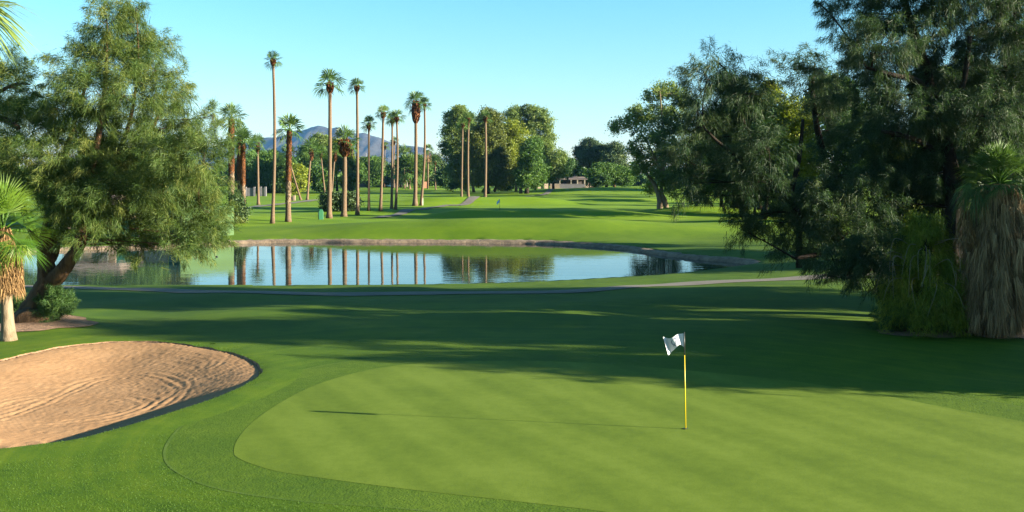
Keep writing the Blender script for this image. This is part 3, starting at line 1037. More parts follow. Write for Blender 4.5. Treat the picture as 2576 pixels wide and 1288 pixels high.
# tufts along the sand's edge and along the collar
e = resample(BUNKER, .02); eo = rg.uniform(.0, .25, len(e)); ei = np.repeat(on, 1, 0)
tt = N3(np.roll(e, -6, 0) - np.roll(e, 6, 0)); eon = np.stack([tt[:, 1], -tt[:, 0]], 1) * (1 if ar > 0 else -1)
e = e + eon * eo[:, None]
Xb = np.r_[Xb, e[:, 0]]; Yb = np.r_[Yb, e[:, 1]]
Zb = base_h(Xb, Yb)
P = np.stack([Xb, Yb, Zb], 1)
D = N3(rg.normal(size=P.shape) * [.5, .5, .1] + [0, 0, .8])
hb = rg.uniform(.010, .026, len(P)); hb[-len(e):] *= 2.2
T = strands(rg, P, D, hb, np.full(len(P), .008), .0)
me = mesh_np('grass', T.reshape(-1, 3), np.arange(len(P) * 3).reshape(-1, 3), M['blade'], tint=np.clip(rg.normal(.5, .13, len(P)), 0, 1))
struct('grass', me, 'stuff', 'short rough grass round the bunker and the putting green')

# ================================================================== MOUNTAIN
rm = np.random.default_rng(21)
YM = 6200.0
ridge = [(430, 372), (560, 360), (628, 347), (660, 340), (700, 338), (740, 330), (765, 320), (790, 311), (803, 308), (825, 314), (850, 312), (870, 324), (895, 331), (918, 328), (960, 342), (1000, 358), (1030, 362), (1065, 366), (1085, 380), (1110, 392), (1180, 402), (1300, 410), (1420, 416)]
rx_ = np.array([(p[0] - CX) / F * YM for p in ridge]); rz_ = np.array([ZC + (HY - p[1]) / F * YM for p in ridge])
mx_ = np.linspace(rx_[0], rx_[-1], 190)
mz_ = np.interp(mx_, rx_, rz_)
dv = np.linspace(-1, 1, 44)
MX, DV = np.meshgrid(mx_, dv)
MZ0 = np.interp(MX, mx_, mz_)
fall = np.clip(1 - np.abs(DV), 0, 1) ** 1.15
g = np.zeros_like(MX)
for kf, am in ((.008, .30), (.017, .22), (.037, .13), (.08, .07)):
    ph = rm.random(4) * 6
    g += am * np.abs(np.sin(MX * kf + 2.2 * np.sin(DV * 2.2 + ph[0]) + ph[1] + DV * 3 * np.sin(MX * kf * .5 + ph[2])))
MZ = MZ0 * fall * (1 - (g - .25) * (1 - fall) ** .7 * 1.0) - 6
MYY = YM + DV * np.where(DV < 0, 1250, 900)
I = np.arange(MX.size).reshape(MX.shape)
q = np.stack([I[:-1, :-1], I[:-1, 1:], I[1:, 1:], I[1:, :-1]], -1).reshape(-1, 4)
struct('mountain', mesh_np('mountain', np.stack([MX, MYY, MZ], -1).reshape(-1, 3), q, M['mountain'], smooth=False))

# ================================================================== FLAGSTICK
fb = ground(1725, 1080)
fb[2] += .016
fl = thing('flagstick', 'yellow flagstick with black top and white crest flag standing in the near putting green', 'golf flag', fb)
mb = MB()
hp = 2.13
Yf = fb[1]
tilt = np.array([-.034, 0, 0])
mb.tube([fb + [0, 0, -.1], fb + tilt * .4 + [0, 0, hp * .4], fb + tilt * .77 + [0, 0, 1.63]], [.0125, .0115, .0105], 10)
pole = mb.build('pole', M['yellow'], fl, fb, True)
mb = MB()
mb.tube([fb + tilt * .77 + [0, 0, 1.63], fb + tilt + [0, 0, hp]], [.0135, .0125], 10)
mb.tube([fb + tilt + [0, 0, hp], fb + tilt + [0, 0, hp + .012]], [.0125, .006], 10)
mb.build('pole_top', M['black'], fl, fb, True)
mb = MB()
mb.tube([fb + [0, 0, .004], fb + [0, 0, .007]], [.054, .054], 20)
mb.build('hole', M['dark'], fl, fb)
# the cloth, waving to the left
nu, nv = 30, 18


def cloth(u, v, lift=0.0):
    """u 0..1 from the stick to the fly, v 0..1 from top to bottom"""
    x = -.012 - .365 * u * (1 - .04 * math.sin(u * 6))
    top = -.02 - .115 * u + .045 * math.sin(u * 7.2) * u
    hgt_ = .30 - .035 * math.sin(u * 5) + .04 * u * u
    z = top - hgt_ * v - .055 * math.sin(u * PI * 1.15) * -v * .9
    y = .055 * math.sin(u * 9.0 + v * 1.1) * min(1, u * 2.2) + .02 * math.sin(u * 17 + 1.6 * v) * u
    x += -.085 * (1 - v) * u + .02 * v * u
    return fb + tilt + np.array([x, y - lift, hp + z])


V = [cloth(i / nu, j / nv) for j in range(nv + 1) for i in range(nu + 1)]
P = [[j * (nu + 1) + i, j * (nu + 1) + i + 1, (j + 1) * (nu + 1) + i + 1, (j + 1) * (nu + 1) + i] for j in range(nv) for i in range(nu)]
cl = obj('flag', mesh_np('flag', np.array(V), P, M['flag'], fb, True), fl)


def ink(mb, uv, w, lift=.004):
    uv = resample(catmull(np.array(uv), 6, False), .03, False)
    V, n = [], len(uv)
    tg = N3(np.gradient(uv, axis=0)); nr = np.stack([tg[:, 1], -tg[:, 0]], 1)
    for k in (-.5, .5):
        for a in uv + nr * k * w:
            V.append(cloth(a[0], a[1], lift))
    mb.add(V, [[i, i + 1, n + i + 1, n + i] for i in range(n - 1)])


mb = MB()
for lift in (.004, -.004):
    ink(mb, [(.62, .20), (.50, .14), (.36, .12), (.27, .13), (.26, .35), (.30, .58), (.42, .82), (.52, .74), (.60, .56), (.64, .38), (.62, .20)], .028, lift)
    ink(mb, [(.60, .72), (.50, .56), (.42, .46), (.34, .42), (.28, .46)], .035, lift)
    ink(mb, [(.46, .18), (.45, .26), (.41, .36)], .06, lift)
    ink(mb, [(.40, .62), (.46, .68), (.50, .62)], .03, lift)
mb.build('crest', M['flag_ink'], cl, fb)

# distant green's flag
g2 = ground(1257, 552); g2 = at(1257, 516, 150); g2[2] = float(H(g2[0], g2[1], False))
f2 = thing('flagstick', 'small pale blue flag on a thin stick far out on the fairway', 'golf flag', g2)
mb = MB(); mb.tube([g2, g2 + [0, 0, 2.1]], [.03, .025], 6); mb.build('pole', M['black'], f2, g2)
V = []
for j in range(5):
    for i in range(7):
        u, v = i / 6, j / 4
        V.append(g2 + np.array([-.03 - .42 * u, .08 * math.sin(u * 6 + v), 2.08 - .5 * v - .45 * u]))
obj('flag', mesh_np('flag', np.array(V), [[j * 7 + i, j * 7 + i + 1, j * 7 + i + 8, j * 7 + i + 7] for j in range(4) for i in range(6)], M['flag_blue'], g2, True), f2)

# ================================================================== PALMS IN THE MIDDLE
P_ = [  # label, base px, crown px, stem half-width px, crown radius px, style, lean, bulb, extra
    ('tallest and thinnest palm, its small head highest against the sky', (685, 562), (687, 152), 4.6, 22, 'thin', .35, (14, 6), {}),
    ('thick palm with russet leaf boots, standing right of the tallest thin palm', (725, 558), (728, 328), 7.6, 38, 'booted', 0, None, {'flare': 1.25}),
    ('tall stout palm with a wide head, second tallest, beside the green bin', (828, 549), (830, 212), 6.0, 36, 'thin', 0, (22, 8), {}),
    ('short stout palm with a round orange boot collar under its head', (865, 545), (867, 356), 7.2, 36, 'thin', 0, (38, 13), {'flare': 1.5}),
    ('slim tall palm standing just right of the orange-collared palm', (899, 541), (898, 219), 4.4, 21, 'thin', 0, (12, 6), {}),
    ('slender palm right of the dark clipped hedge, lowest headed of its neighbours', (928, 530), (928, 313), 3.4, 20, 'thin', 0, (14, 5), {}),
    ('slender slightly leaning palm between the hedge palms and a close pair', (957, 531), (964, 286), 3.9, 20, 'thin', 0, (12, 5.5), {}),
    ('left palm of the close slender pair by the grey cart path', (985, 526), (987, 301), 3.4, 18, 'thin', 0, (12, 5), {}),
    ('right palm of the close slender pair by the grey cart path', (995, 527), (998, 296), 3.4, 21, 'thin', 0, (12, 5), {}),
    ('tall palm with a long shaggy brown sleeve below its head', (1044, 518), (1046, 258), 5.2, 28, 'thin', 0, (52, 9.5), {'flare': 1.7}),
    ('slim palm beside the white post, partner of the shaggy sleeved palm', (1059, 517), (1068, 263), 3.4, 19, 'thin', .3, (8, 4), {}),
    ('left of two thin palms in front of the bluish eucalyptus', (1161, 500), (1164, 313), 2.9, 17, 'thin', 0, (8, 4), {}),
    ('right of two thin palms in front of the bluish eucalyptus', (1178, 499), (1179, 300), 3.2, 17, 'thin', 0, (8, 4.2), {}),
    ('lone thin palm in front of the olive brown tree', (1220, 503), (1221, 296), 3.8, 18, 'thin', 0, (12, 5), {}),
    ('tallest palm of the booted trio beside the big feathery tree', (584, 545), (582, 298), 8.5, 36, 'booted', 0, None, {'flare': 1.2}),
    ('middle palm of the booted trio beside the big feathery tree', (600, 542), (602, 347), 7.0, 32, 'booted', 0, None, {'flare': 1.2}),
    ('right palm of the booted trio, its foot beside the dark bush', (612, 548), (611, 362), 7.0, 34, 'booted', 0, None, {'flare': 1.2}),
    ('thin bare palm alone before the dark trees right of the booted trio', (650, 515), (648, 362), 3.6, 22, 'thin', 0, (20, 4.5), {}),
    ('palm leaning left with its foot beside the sandy bank', (757, 503), (724, 392), 2.6, 26, 'thin', 0, (10, 4), {}),
    ('palm leaning right before the dark grey green trees', (773, 503), (783, 378), 3.0, 28, 'thin', 0, (26, 5), {}),
    ('thin palm just left of the stout tall palm with the wide head', (818, 490), (807, 385), 2.4, 19, 'thin', 0, (14, 3.6), {}),
    ('thin palm tucked right behind the stout tall palm with the wide head', (834, 492), (843, 382), 2.4, 18, 'thin', 0, (24, 4), {}),
    ('short palm far off behind the orange-collared palm', (886, 470), (886, 372), 2.2, 17, 'thin', 0, (8, 3.2), {'Y': 330}),
    ('far palm with a dark small head behind the slender leaning palm', (967, 458), (969, 368), 1.4, 11, 'thin', 0, (8, 2.5), {'Y': 420}),
    ('far palm seen between the stems of the close slender pair', (991, 468), (992, 356), 1.8, 12, 'thin', 0, (8, 2.8), {'Y': 400}),
    ('small far palm right of the shaggy sleeved palm', (1096, 470), (1095, 408), 1.6, 16, 'thin', 0, (6, 2.6), {'Y': 360}),
    ('bushy far palm among the dark trees behind the slender pair', (1018, 466), (1016, 392), 2.2, 26, 'thin', 0, (8, 4), {'Y': 380}),
    ('far date palm with a low dark spreading head before the brown house', (1030, 466), (1029, 430), 4, 38, 'thin', 0, (10, 6), {'Y': 370, 'nf': 50}),
]
for i, (lab, b, c, r, cr, stl, lean, bulb, ex) in enumerate(P_):
    make_palm(lab, b, c, r, cr, 100 + i, stl, lean=lean, bulb=bulb, group='fan palms beyond the pond', **ex)

# far palm with a hanging brown skirt
rs = np.random.default_rng(77)
b = at(1076, 468, 380); b[2] = float(H(b[0], b[1], False)); c = at(1077, 377, 380)
t = thing('fan_palm', 'far palm with a ragged brown skirt left of the bluish eucalyptus', 'palm tree', b, 'fan palms beyond the pond')
mb = MB(); mb.tube([b, (b + c) / 2, c], [.4, .34, .3], 8); mb.build('trunk', M['palm_bark'], t, b, True)
T, ti, pet = palm_crown(rs, c, 2.6, 30, 12, -30); soup('crown', T, ti, M['palm'], t, b)
T, ti = skirt(rs, c - [0, 0, .5], 1.0, 1.5, 4.5, 500, .12); soup('dead_skirt', T, ti, M['thatch_tan'], t, b)


def fol_leafy(per, n, size, sig, inner=.45, droop=0):
    return lambda g, L_: leafy(g, L_, per, n, size, sig, inner, droop)


def px_tree(name, label, stems_px, Y, lobes_px, fol, leaf, bark, group, seed, r_limb=.12, r_twig=.04, twigs=4, jit=2.0, cat='tree', depth=None, sides=8):
    rng = np.random.default_rng(seed + 900)
    base = at(stems_px[0][0][0], stems_px[0][0][1], Y)
    base[2] = float(H(base[0], base[1], False)) - .1
    stems = []
    for sp in stems_px:
        p, r = trunk_path(sp, Y)
        if sp is stems_px[0]:
            p[0] = base
        stems.append((p, r))
    lobes = [lobe(*L_, Y, rng.normal(0, jit), depth) for L_ in lobes_px]
    return make_tree(name, label, cat, base, stems, lobes, fol, leaf, bark, group, seed, r_limb, r_twig, twigs, sides)


G1 = 'tall trees beyond the fairway'
px_tree('eucalyptus_tree', 'tall bluish eucalyptus behind the two thin palms', [[(1192, 480, 4), (1180, 430, 3), (1165, 370, 2.5), (1155, 310, 1.5)]], 300,
        [(1150, 300, 32, 30), (1136, 345, 27, 33), (1152, 390, 32, 35), (1176, 320, 28, 35), (1178, 390, 30, 45), (1160, 280, 22, 14), (1120, 372, 14, 18), (1195, 350, 25, 35), (1150, 432, 30, 25)],
        fol_leafy(.46, 85, .44, .68, .35), 'euc', 'bark_pale', G1, 31)
px_tree('olive_tree', 'dense olive brown rounded tree behind the lone thin palm', [[(1226, 489, 7), (1225, 465, 6), (1228, 430, 4), (1230, 380, 3)], [(1243, 482, 4), (1250, 462, 3.5), (1245, 420, 2)]], 285,
        [(1230, 308, 33, 30), (1212, 360, 38, 45), (1242, 350, 30, 45), (1245, 410, 42, 42), (1212, 420, 34, 38), (1250, 448, 28, 22), (1205, 445, 22, 22), (1226, 285, 15, 12)],
        fol_leafy(.6, 90, .46, .7), 'olive', 'bark', G1, 32)
px_tree('eucalyptus_tree', 'lime green eucalyptus with a pale stem between the olive brown and dark green trees', [[(1298, 484, 4), (1299, 455, 3), (1296, 420, 2.4), (1296, 360, 1.6)]], 295,
        [(1287, 330, 24, 28), (1305, 350, 26, 32), (1285, 385, 27, 32), (1300, 400, 22, 30), (1280, 425, 24, 25), (1270, 360, 15, 25), (1285, 448, 22, 16)],
        fol_leafy(.5, 65, .5, .75), 'lime', 'bark_pale', G1, 33)
px_tree('eucalyptus_tree', 'biggest far eucalyptus, its wide open crown rising above the lime green one', [[(1345, 478, 5), (1345, 430, 4), (1350, 370, 3), (1345, 310, 1.6)], [(1347, 400, 2.4), (1362, 360, 2), (1372, 330, 1.2)]], 315,
        [(1285, 290, 22, 18), (1305, 283, 24, 16), (1330, 276, 22, 14), (1352, 290, 28, 20), (1372, 312, 20, 26), (1350, 325, 28, 28), (1325, 315, 24, 24), (1378, 345, 20, 25), (1360, 370, 26, 26), (1300, 312, 22, 18)],
        fol_leafy(.42, 80, .44, .68, .35), 'euc', 'bark', G1, 34)
px_tree('shade_tree', 'dense dark green tree with a short trunk standing left of the sunlit walls', [[(1325, 487, 6.5), (1326, 470, 5.5), (1332, 440, 4), (1335, 390, 2.5)]], 280,
        [(1335, 392, 26, 33), (1328, 430, 28, 32), (1348, 425, 24, 30), (1322, 452, 22, 18), (1350, 452, 18, 18), (1340, 365, 18, 18)],
        fol_leafy(.75, 95, .45, .7), 'deep', 'bark_dark', G1, 35)
px_tree('willow_tree', 'pale drooping tree between the dark green tree and the far house', [[(1392, 472, 3.5), (1392, 440, 3), (1393, 390, 2)]], 310,
        [(1390, 382, 24, 22), (1405, 400, 20, 25), (1378, 405, 20, 26), (1392, 425, 22, 24), (1412, 425, 12, 18), (1372, 438, 12, 18)],
        fol_leafy(.45, 65, .5, .7, .4, .8), 'euc', 'bark', G1, 36)
px_tree('pine_tree', 'dark layered pine behind the far house roof', [[(1482, 468, 4), (1484, 430, 3.4), (1485, 380, 2)], [(1484, 430, 2.4), (1505, 400, 1.6)]], 400,
        [(1485, 362, 22, 14), (1466, 380, 20, 14), (1508, 378, 22, 15), (1480, 393, 26, 14), (1518, 398, 22, 14), (1462, 405, 16, 12), (1498, 412, 26, 15)],
        fol_leafy(.5, 110, .5, .8), 'pine', 'bark_dark', G1, 37)
px_tree('pine_tree', 'olive tinted pine right of the dark layered pine', [[(1545, 468, 4), (1545, 430, 3), (1546, 390, 2)]], 390,
        [(1545, 372, 20, 14), (1556, 390, 20, 16), (1536, 392, 20, 16), (1548, 412, 26, 18), (1562, 432, 22, 20)],
        fol_leafy(.5, 100, .5, .8), 'pine', 'bark', G1, 38)
px_tree('shade_tree', 'low dark spreading tree in front of the pines', [[(1525, 470, 4), (1527, 450, 3.4), (1530, 430, 2)]], 370,
        [(1520, 430, 30, 20), (1545, 440, 30, 22), (1500, 443, 22, 18), (1570, 446, 24, 20)],
        fol_leafy(.6, 110, .48, .8), 'deep', 'bark_dark', G1, 39)
px_tree('shade_tree', 'small grey green tree left of the far house', [[(1428, 468, 3), (1428, 440, 2.4), (1430, 420, 1.5)]], 390,
        [(1425, 412, 20, 18), (1440, 425, 18, 18), (1415, 432, 16, 16)],
        fol_leafy(.5, 90, .5, .7), 'bush', 'bark', G1, 40)

# the open eucalyptus on the right of the fairway
px_tree('eucalyptus_tree', 'open branching eucalyptus with two grey stems on the right of the fairway',
        [[(1660, 537, 9), (1660, 510, 7.5), (1655, 485, 6), (1640, 455, 4.5), (1615, 425, 3), (1600, 400, 2)], [(1678, 531, 6.5), (1672, 505, 6), (1664, 480, 5), (1668, 430, 4), (1672, 360, 3.2), (1665, 290, 2.2), (1660, 230, 1.2)],
         [(1668, 440, 3), (1640, 380, 2.4), (1610, 330, 1.5)]], 156,
        [(1680, 222, 32, 24), (1648, 232, 28, 24), (1712, 245, 24, 28), (1615, 280, 32, 24), (1590, 300, 28, 20), (1562, 312, 24, 16), (1545, 320, 12, 10), (1655, 285, 40, 30), (1700, 300, 36, 36), (1625, 335, 36, 26), (1670, 350, 36, 34), (1605, 372, 32, 22), (1640, 395, 40, 28), (1690, 410, 36, 38), (1610, 418, 26, 18), (1665, 445, 32, 22), (1690, 470, 24, 22), (1632, 470, 18, 14)],
        fol_leafy(.78, 62, .30, .46, .4, .35), 'euc', 'bark_pale', None, 41, .035, .03, 5, 1.8)

# the row of trees behind the palms
G2 = 'trees in the row behind the palms'
row = [
    ('deep', 'dark dense tree behind the thin bare palm', 645, 465, 380, 40, 330), ('deep', 'broad dark tree right behind the booted trio', 690, 470, 392, 52, 300),
    ('bush', 'mid green tree between the two tallest left palms', 712, 480, 405, 45, 290), ('lime', 'sunlit yellow green low tree behind the leaning palm', 748, 488, 420, 34, 270),
    ('euc', 'rounded olive tree rising before the mountain peak', 800, 470, 338, 38, 340), ('bush', 'grey green tree under the mountain, left of the stout tall palm', 768, 478, 366, 36, 320),
    ('lime', 'yellow green tree right behind the stout tall palm', 848, 470, 352, 38, 330), ('deep', 'dark low tree behind the orange-collared palm', 880, 470, 392, 34, 330),
    ('deep', 'dark round tree behind the slender hedge palm', 925, 462, 398, 36, 400), ('bush', 'grey green tree above the brown house roof', 958, 458, 405, 34, 430),
    ('deep', 'dark tree right of the brown house', 1008, 466, 402, 30, 410), ('pine', 'dark round pine left of the bluish eucalyptus', 1096, 470, 385, 26, 420),
    ('deep', 'dark tree behind the white post', 1055, 468, 400, 30, 410), ('bush', 'low tree under the bluish eucalyptus', 1135, 474, 420, 34, 340), ('lime', 'yellowish bush-like tree left of the lone thin palm', 1172, 474, 418, 26, 320),
    ('bush', 'low dark tree under the big far eucalyptus', 1270, 474, 436, 22, 330), ('bush', 'mid green tree by the shaded fence posts', 620, 478, 400, 38, 310), ('deep', 'shaded low tree behind the hedge', 810, 486, 425, 30, 290),
]
for i, (lf, lab, px_, by, ty, rpx, Y) in enumerate(row):
    p = at(px_, by, Y)
    z0 = float(H(p[0], Y, False)); top = ZC - (ty - HY) / F * Y
    generic_tree('shade_tree', lab, 'tree', p[0], Y, top - z0, rpx / F * Y, lf, 'bark_dark', G2, 300 + i, .55, .08, 11, .55, 70, sig=.75)
# far mass of treetops
rt = np.random.default_rng(55)
L_ = []
for x in np.arange(-420, 420, 7.5):
    Y = 470 + rt.uniform(-20, 25)
    h = rt.uniform(6, 10.5)
    L_.append((np.array([x, Y, h * .52 - .3]), np.array([rt.uniform(5, 8), 5, h * .52])))
T, ti, _ = leafy(rt, L_, .16, 46, 1.1, 1.1)
me = mesh_np('treeline', T.reshape(-1, 3), np.arange(len(T) * 3).reshape(-1, 3), M['deep'], tint=np.clip(ti, 0, 1))
struct('treeline', me, 'stuff', 'far low wood along the end of the fairway')

# trees left, beyond the pond behind the feathery tree
for i, (lab, X, Y, h, r, lf) in enumerate([
        ('dark tree beyond the pond behind the green shed', -46, 118, 8.5, 4.5, 'deep'), ('olive tree beyond the pond behind the grey slatted fence', -43, 124, 8, 3.2, 'olive'),
        ('bushy tree beyond the pond at the edge of the picture', -60, 112, 9, 5, 'bush'), ('grey green tree beyond the pond above the far house', -53, 128, 9.5, 5, 'euc')]):
    generic_tree('shade_tree', lab, 'tree', X, Y, h, r, lf, 'bark_dark', 'trees beyond the pond on the left', 360 + i, .26, .1, 11, 1.3, 60, sig=.5)

# shade trees on the right, mostly hidden by the near dark trees: their shadows stripe the fairway
G3 = 'shade trees along the right of the fairway'
hid = [(34, 150, 20, 3.6, 'deep'), (30, 128, 14, 2.6, 'bush'), (31, 121, 13, 3.4, 'bush'), (36, 141, 16, 7.0, 'deep'), (33, 134, 9, 1.8, 'euc'), (40, 159, 17, 3.0, 'deep'), (49, 149, 20, 7.0, 'deep'),
       (43, 196, 21, 4.6, 'deep'), (46, 206, 15, 3.0, 'lime'), (50, 241, 20, 5.5, 'bush'), (54, 252, 18, 5.0, 'deep'), (60, 284, 22, 7.5, 'deep'), (63, 299, 21, 7.5, 'deep'), (68, 312, 20, 7, 'bush'), (57, 264, 15, 1.6, 'euc'), (60, 330, 19, 4, 'euc'), (44, 112, 10, 3.4, 'lime'), (58, 132, 15, 5, 'deep'),
       (62, 176, 12, 2.4, 'bush'), (88, 222, 13, 4, 'deep'), (98, 268, 14, 4, 'euc'), (118, 335, 16, 5, 'deep'), (72, 186, 11, 3, 'lime'), (90, 170, 13, 4.5, 'deep')]
for i, (X, Y, h, r, lf) in enumerate(hid):
    generic_tree('shade_tree', 'broad tree standing behind the near dark trees on the right of the fairway', 'tree', X, Y, h, r, lf, 'bark_dark', G3, 400 + i, .42, .16, 11, .6, 60, sig=.7)
# the small-trunked tree half hidden right of the eucalyptus
px_tree('shade_tree', 'drooping tree with a dark slim trunk right of the two-stemmed eucalyptus', [[(1815, 536, 5), (1815, 500, 4.5), (1810, 460, 4), (1815, 400, 2.5)]], 152,
        [(1790, 440, 40, 35), (1830, 430, 40, 40), (1760, 470, 28, 28), (1850, 470, 34, 30), (1745, 490, 18, 20)],
        fol_leafy(1.0, 75, .32, .5, .4, .3), 'deep', 'bark_dark', None, 42)

# ================================================================== NEAR TREES
rng0 = np.random.default_rng(5)
YL = float(ground(88, 800)[1])
stems = []
for sp, dys in (([(78, 812, 48), (92, 775, 36), (112, 735, 31), (122, 705, 27), (114, 660, 20), (112, 620, 17), (124, 560, 15), (140, 500, 12), (160, 400, 8), (190, 300, 5), (230, 170, 3)], None),
                ([(122, 712, 24), (150, 690, 20), (172, 660, 17), (195, 625, 16), (207, 580, 15), (215, 520, 13), (228, 440, 10), (250, 330, 7), (265, 200, 5), (270, 60, 2)], [0, -.3, -.5, -.6, -.6, -.4, 0, 0, .3, .4]),
                ([(118, 668, 14), (133, 640, 13), (140, 600, 13), (150, 540, 11), (190, 470, 9), (300, 380, 6), (345, 200, 3.5), (345, 60, 1.5)], [0, .2, .3, .5, .8, 1, 1.2, 1.2]),
                ([(206, 590, 12), (240, 520, 9), (300, 470, 7), (370, 462, 5.5), (440, 480, 4), (500, 510, 2.5)], [-.6, -.1, .6, 1.0, 1.1, 1.1]),
                ([(214, 530, 9), (300, 430, 7), (380, 330, 5), (420, 220, 3)], [0, .8, 1.6, 1.6]),
                ([(112, 640, 9), (70, 560, 8), (40, 470, 6), (20, 380, 4)], [0, .6, 1, 1.2])):
    stems.append(trunk_path(sp, YL, dys))
stems[0][0][0] = ground(78, 812) - [0, 0, .25]
LL = [(522, 582, 34, 38), (485, 612, 42, 26), (530, 545, 24, 42), (440, 620, 30, 22), (256, 18, 13, 28), (342, 22, 11, 30), (455, 205, 9, 26), (300, 30, 16, 22), (262, 52, 34, 38), (335, 58, 30, 42), (290, 95, 58, 45), (240, 120, 40, 45), (355, 130, 48, 50), (200, 180, 50, 45), (300, 175, 70, 50), (390, 175, 42, 45), (158, 196, 26, 16),
      (230, 230, 62, 48), (330, 240, 72, 50), (420, 245, 40, 34), (150, 262, 46, 40), (460, 228, 14, 30), (100, 320, 58, 44), (200, 310, 70, 50), (300, 320, 78, 54), (400, 320, 62, 50), (478, 318, 48, 46),
      (60, 390, 70, 50), (150, 390, 75, 52), (260, 400, 80, 52), (370, 400, 75, 54), (470, 395, 62, 55), (515, 390, 34, 55), (70, 460, 72, 50), (180, 470, 80, 46), (300, 480, 80, 48), (420, 480, 76, 52), (494, 470, 50, 58),
      (250, 545, 66, 36), (350, 550, 72, 44), (450, 555, 66, 44), (512, 545, 44, 42), (330, 608, 40, 28), (395, 612, 34, 30), (520, 595, 40, 30), (55, 290, 44, 40), (30, 220, 30, 40), (535, 290, 8, 26), (455, 600, 30, 22), (270, 600, 34, 28), (170, 545, 40, 30)]
rj = np.random.default_rng(6)
lobes = []
for a in LL:
    q = 0.0 if a[2] < 30 else rj.normal(0, 1.5)
    lobes.append(lobe(*a, YL, q))
lobes += [lobe(*a, YL, dy) for a, dy in (((225, 515, 58, 50), -1.9), ((305, 490, 60, 44), -1.9), ((385, 480, 54, 42), -1.7), ((150, 520, 42, 42), -1.6), ((215, 590, 34, 26), -1.7))]
base = ground(78, 812)
make_tree('tamarisk_tree', 'big feathery green tree with a forked leaning brown trunk beside the pond', 'tree', base, stems, lobes,
          lambda g_, L_: feathery(g_, L_, 4.05, 135, (.2, .48), .019, (.5, 1.15), .55, .35), 'tamarisk', 'bark', None, 51, .024, .010, 7, 12)

# second feathery tree reaching in from the left edge
YL2 = YL + 4
stems = [trunk_path([(-190, 800, 24), (-170, 620, 18), (-130, 420, 14), (-60, 240, 8)], YL2), trunk_path([(-150, 470, 10), (-60, 340, 9), (-10, 295, 8), (46, 322, 6)], YL2, [0, -1, -2.5, -4]),
         trunk_path([(-110, 330, 8), (-40, 260, 6), (30, 214, 4), (75, 212, 2)], YL2, [0, -1, -2, -2.5])]
base = at(-190, 800, YL2); base[2] = float(H(base[0], base[1], False)) - .1
stems[0][0][0] = base
lobes = [lobe(*a, YL2, rj.normal(0, 1)) for a in [(20, 175, 22, 55), (40, 220, 50, 40), (-40, 250, 70, 60), (-60, 170, 60, 60), (10, 300, 50, 40), (-80, 380, 90, 70), (0, 400, 60, 50), (-130, 280, 80, 70), (-120, 480, 80, 60)]]
make_tree('tamarisk_tree', 'feathery tree reaching in from the left edge with a bare brown limb', 'tree', base, stems, lobes,
          lambda g_, L_: feathery(g_, L_, 2.7, 120, (.2, .48), .02, (.5, 1.15), .55, .4), 'tamarisk', 'bark', None, 52, .05, .014, 6, 10)

# big dark tree on the right
YR = float(ground(2395, 822)[1])
stems = []
for sp, dys in (([(2405, 832, 40), (2402, 760, 32), (2398, 680, 28), (2402, 580, 24), (2398, 470, 21), (2384, 390, 19), (2362, 320, 17), (2345, 260, 15), (2328, 170, 13), (2300, 90, 11), (2278, 10, 8), (2260, -80, 5)], None),
                ([(2345, 265, 10), (2310, 205, 8), (2250, 190, 6), (2180, 170, 4)], [0, -.5, -1, -1.4]),
                ([(2398, 480, 12), (2450, 380, 10), (2500, 260, 8), (2540, 120, 5), (2560, -40, 3)], [0, .5, 1, 1.3, 1.5]),
                ([(2384, 400, 9), (2300, 350, 7), (2220, 330, 5)], [0, -1, -1.6]),
                ([(2360, 330, 8), (2420, 220, 7), (2440, 90, 5)], [0, -.8, -1.2])):
    stems.append(trunk_path(sp, YR, [d_ + 2.6 for d_ in dys] if dys else [0, .2, .6, 1.2, 1.8, 2.2, 2.5, 2.7, 2.7, 2.7, 2.7, 2.7]))
base = ground(2405, 832)
stems[0][0][0] = base - [0, 0, .2]
RL = [(2150, 30, 62, 44), (2250, 20, 70, 52), (2140, 105, 40, 36), (2215, 110, 70, 55), (2330, 60, 80, 65), (2430, 40, 80, 65), (2530, 60, 80, 70), (2175, 185, 56, 44), (2270, 190, 80, 60), (2380, 170, 80, 65), (2490, 170, 80, 65),
      (2190, 260, 56, 48), (2290, 280, 80, 60), (2400, 290, 85, 60), (2510, 290, 85, 60), (2190, 340, 56, 48), (2290, 370, 80, 58), (2440, 390, 80, 55), (2540, 390, 70, 55), (2240, 440, 70, 50), (2340, 450, 80, 50), (2300, 520, 66, 44), (2200, 500, 60, 44),
      (2380, 530, 50, 44), (2470, 480, 60, 50), (2250, 575, 60, 38),
      (2060, 8, 20, 12), (2240, -80, 110, 70), (2400, -90, 120, 80), (2560, -60, 110, 80), (2640, 60, 90, 80), (2650, 190, 80, 70)]
lobes = [lobe(*a, YR, 2.9 + rj.normal(0, 1.2)) for a in RL]
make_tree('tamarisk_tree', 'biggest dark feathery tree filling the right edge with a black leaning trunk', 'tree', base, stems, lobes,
          lambda g_, L_: feathery(g_, L_, 4.4, 125, (.2, .48), .021, (.5, 1.15), .6, .3), 'tamarisk_dark', 'bark_dark', None, 53, .05, .014, 7, 12)

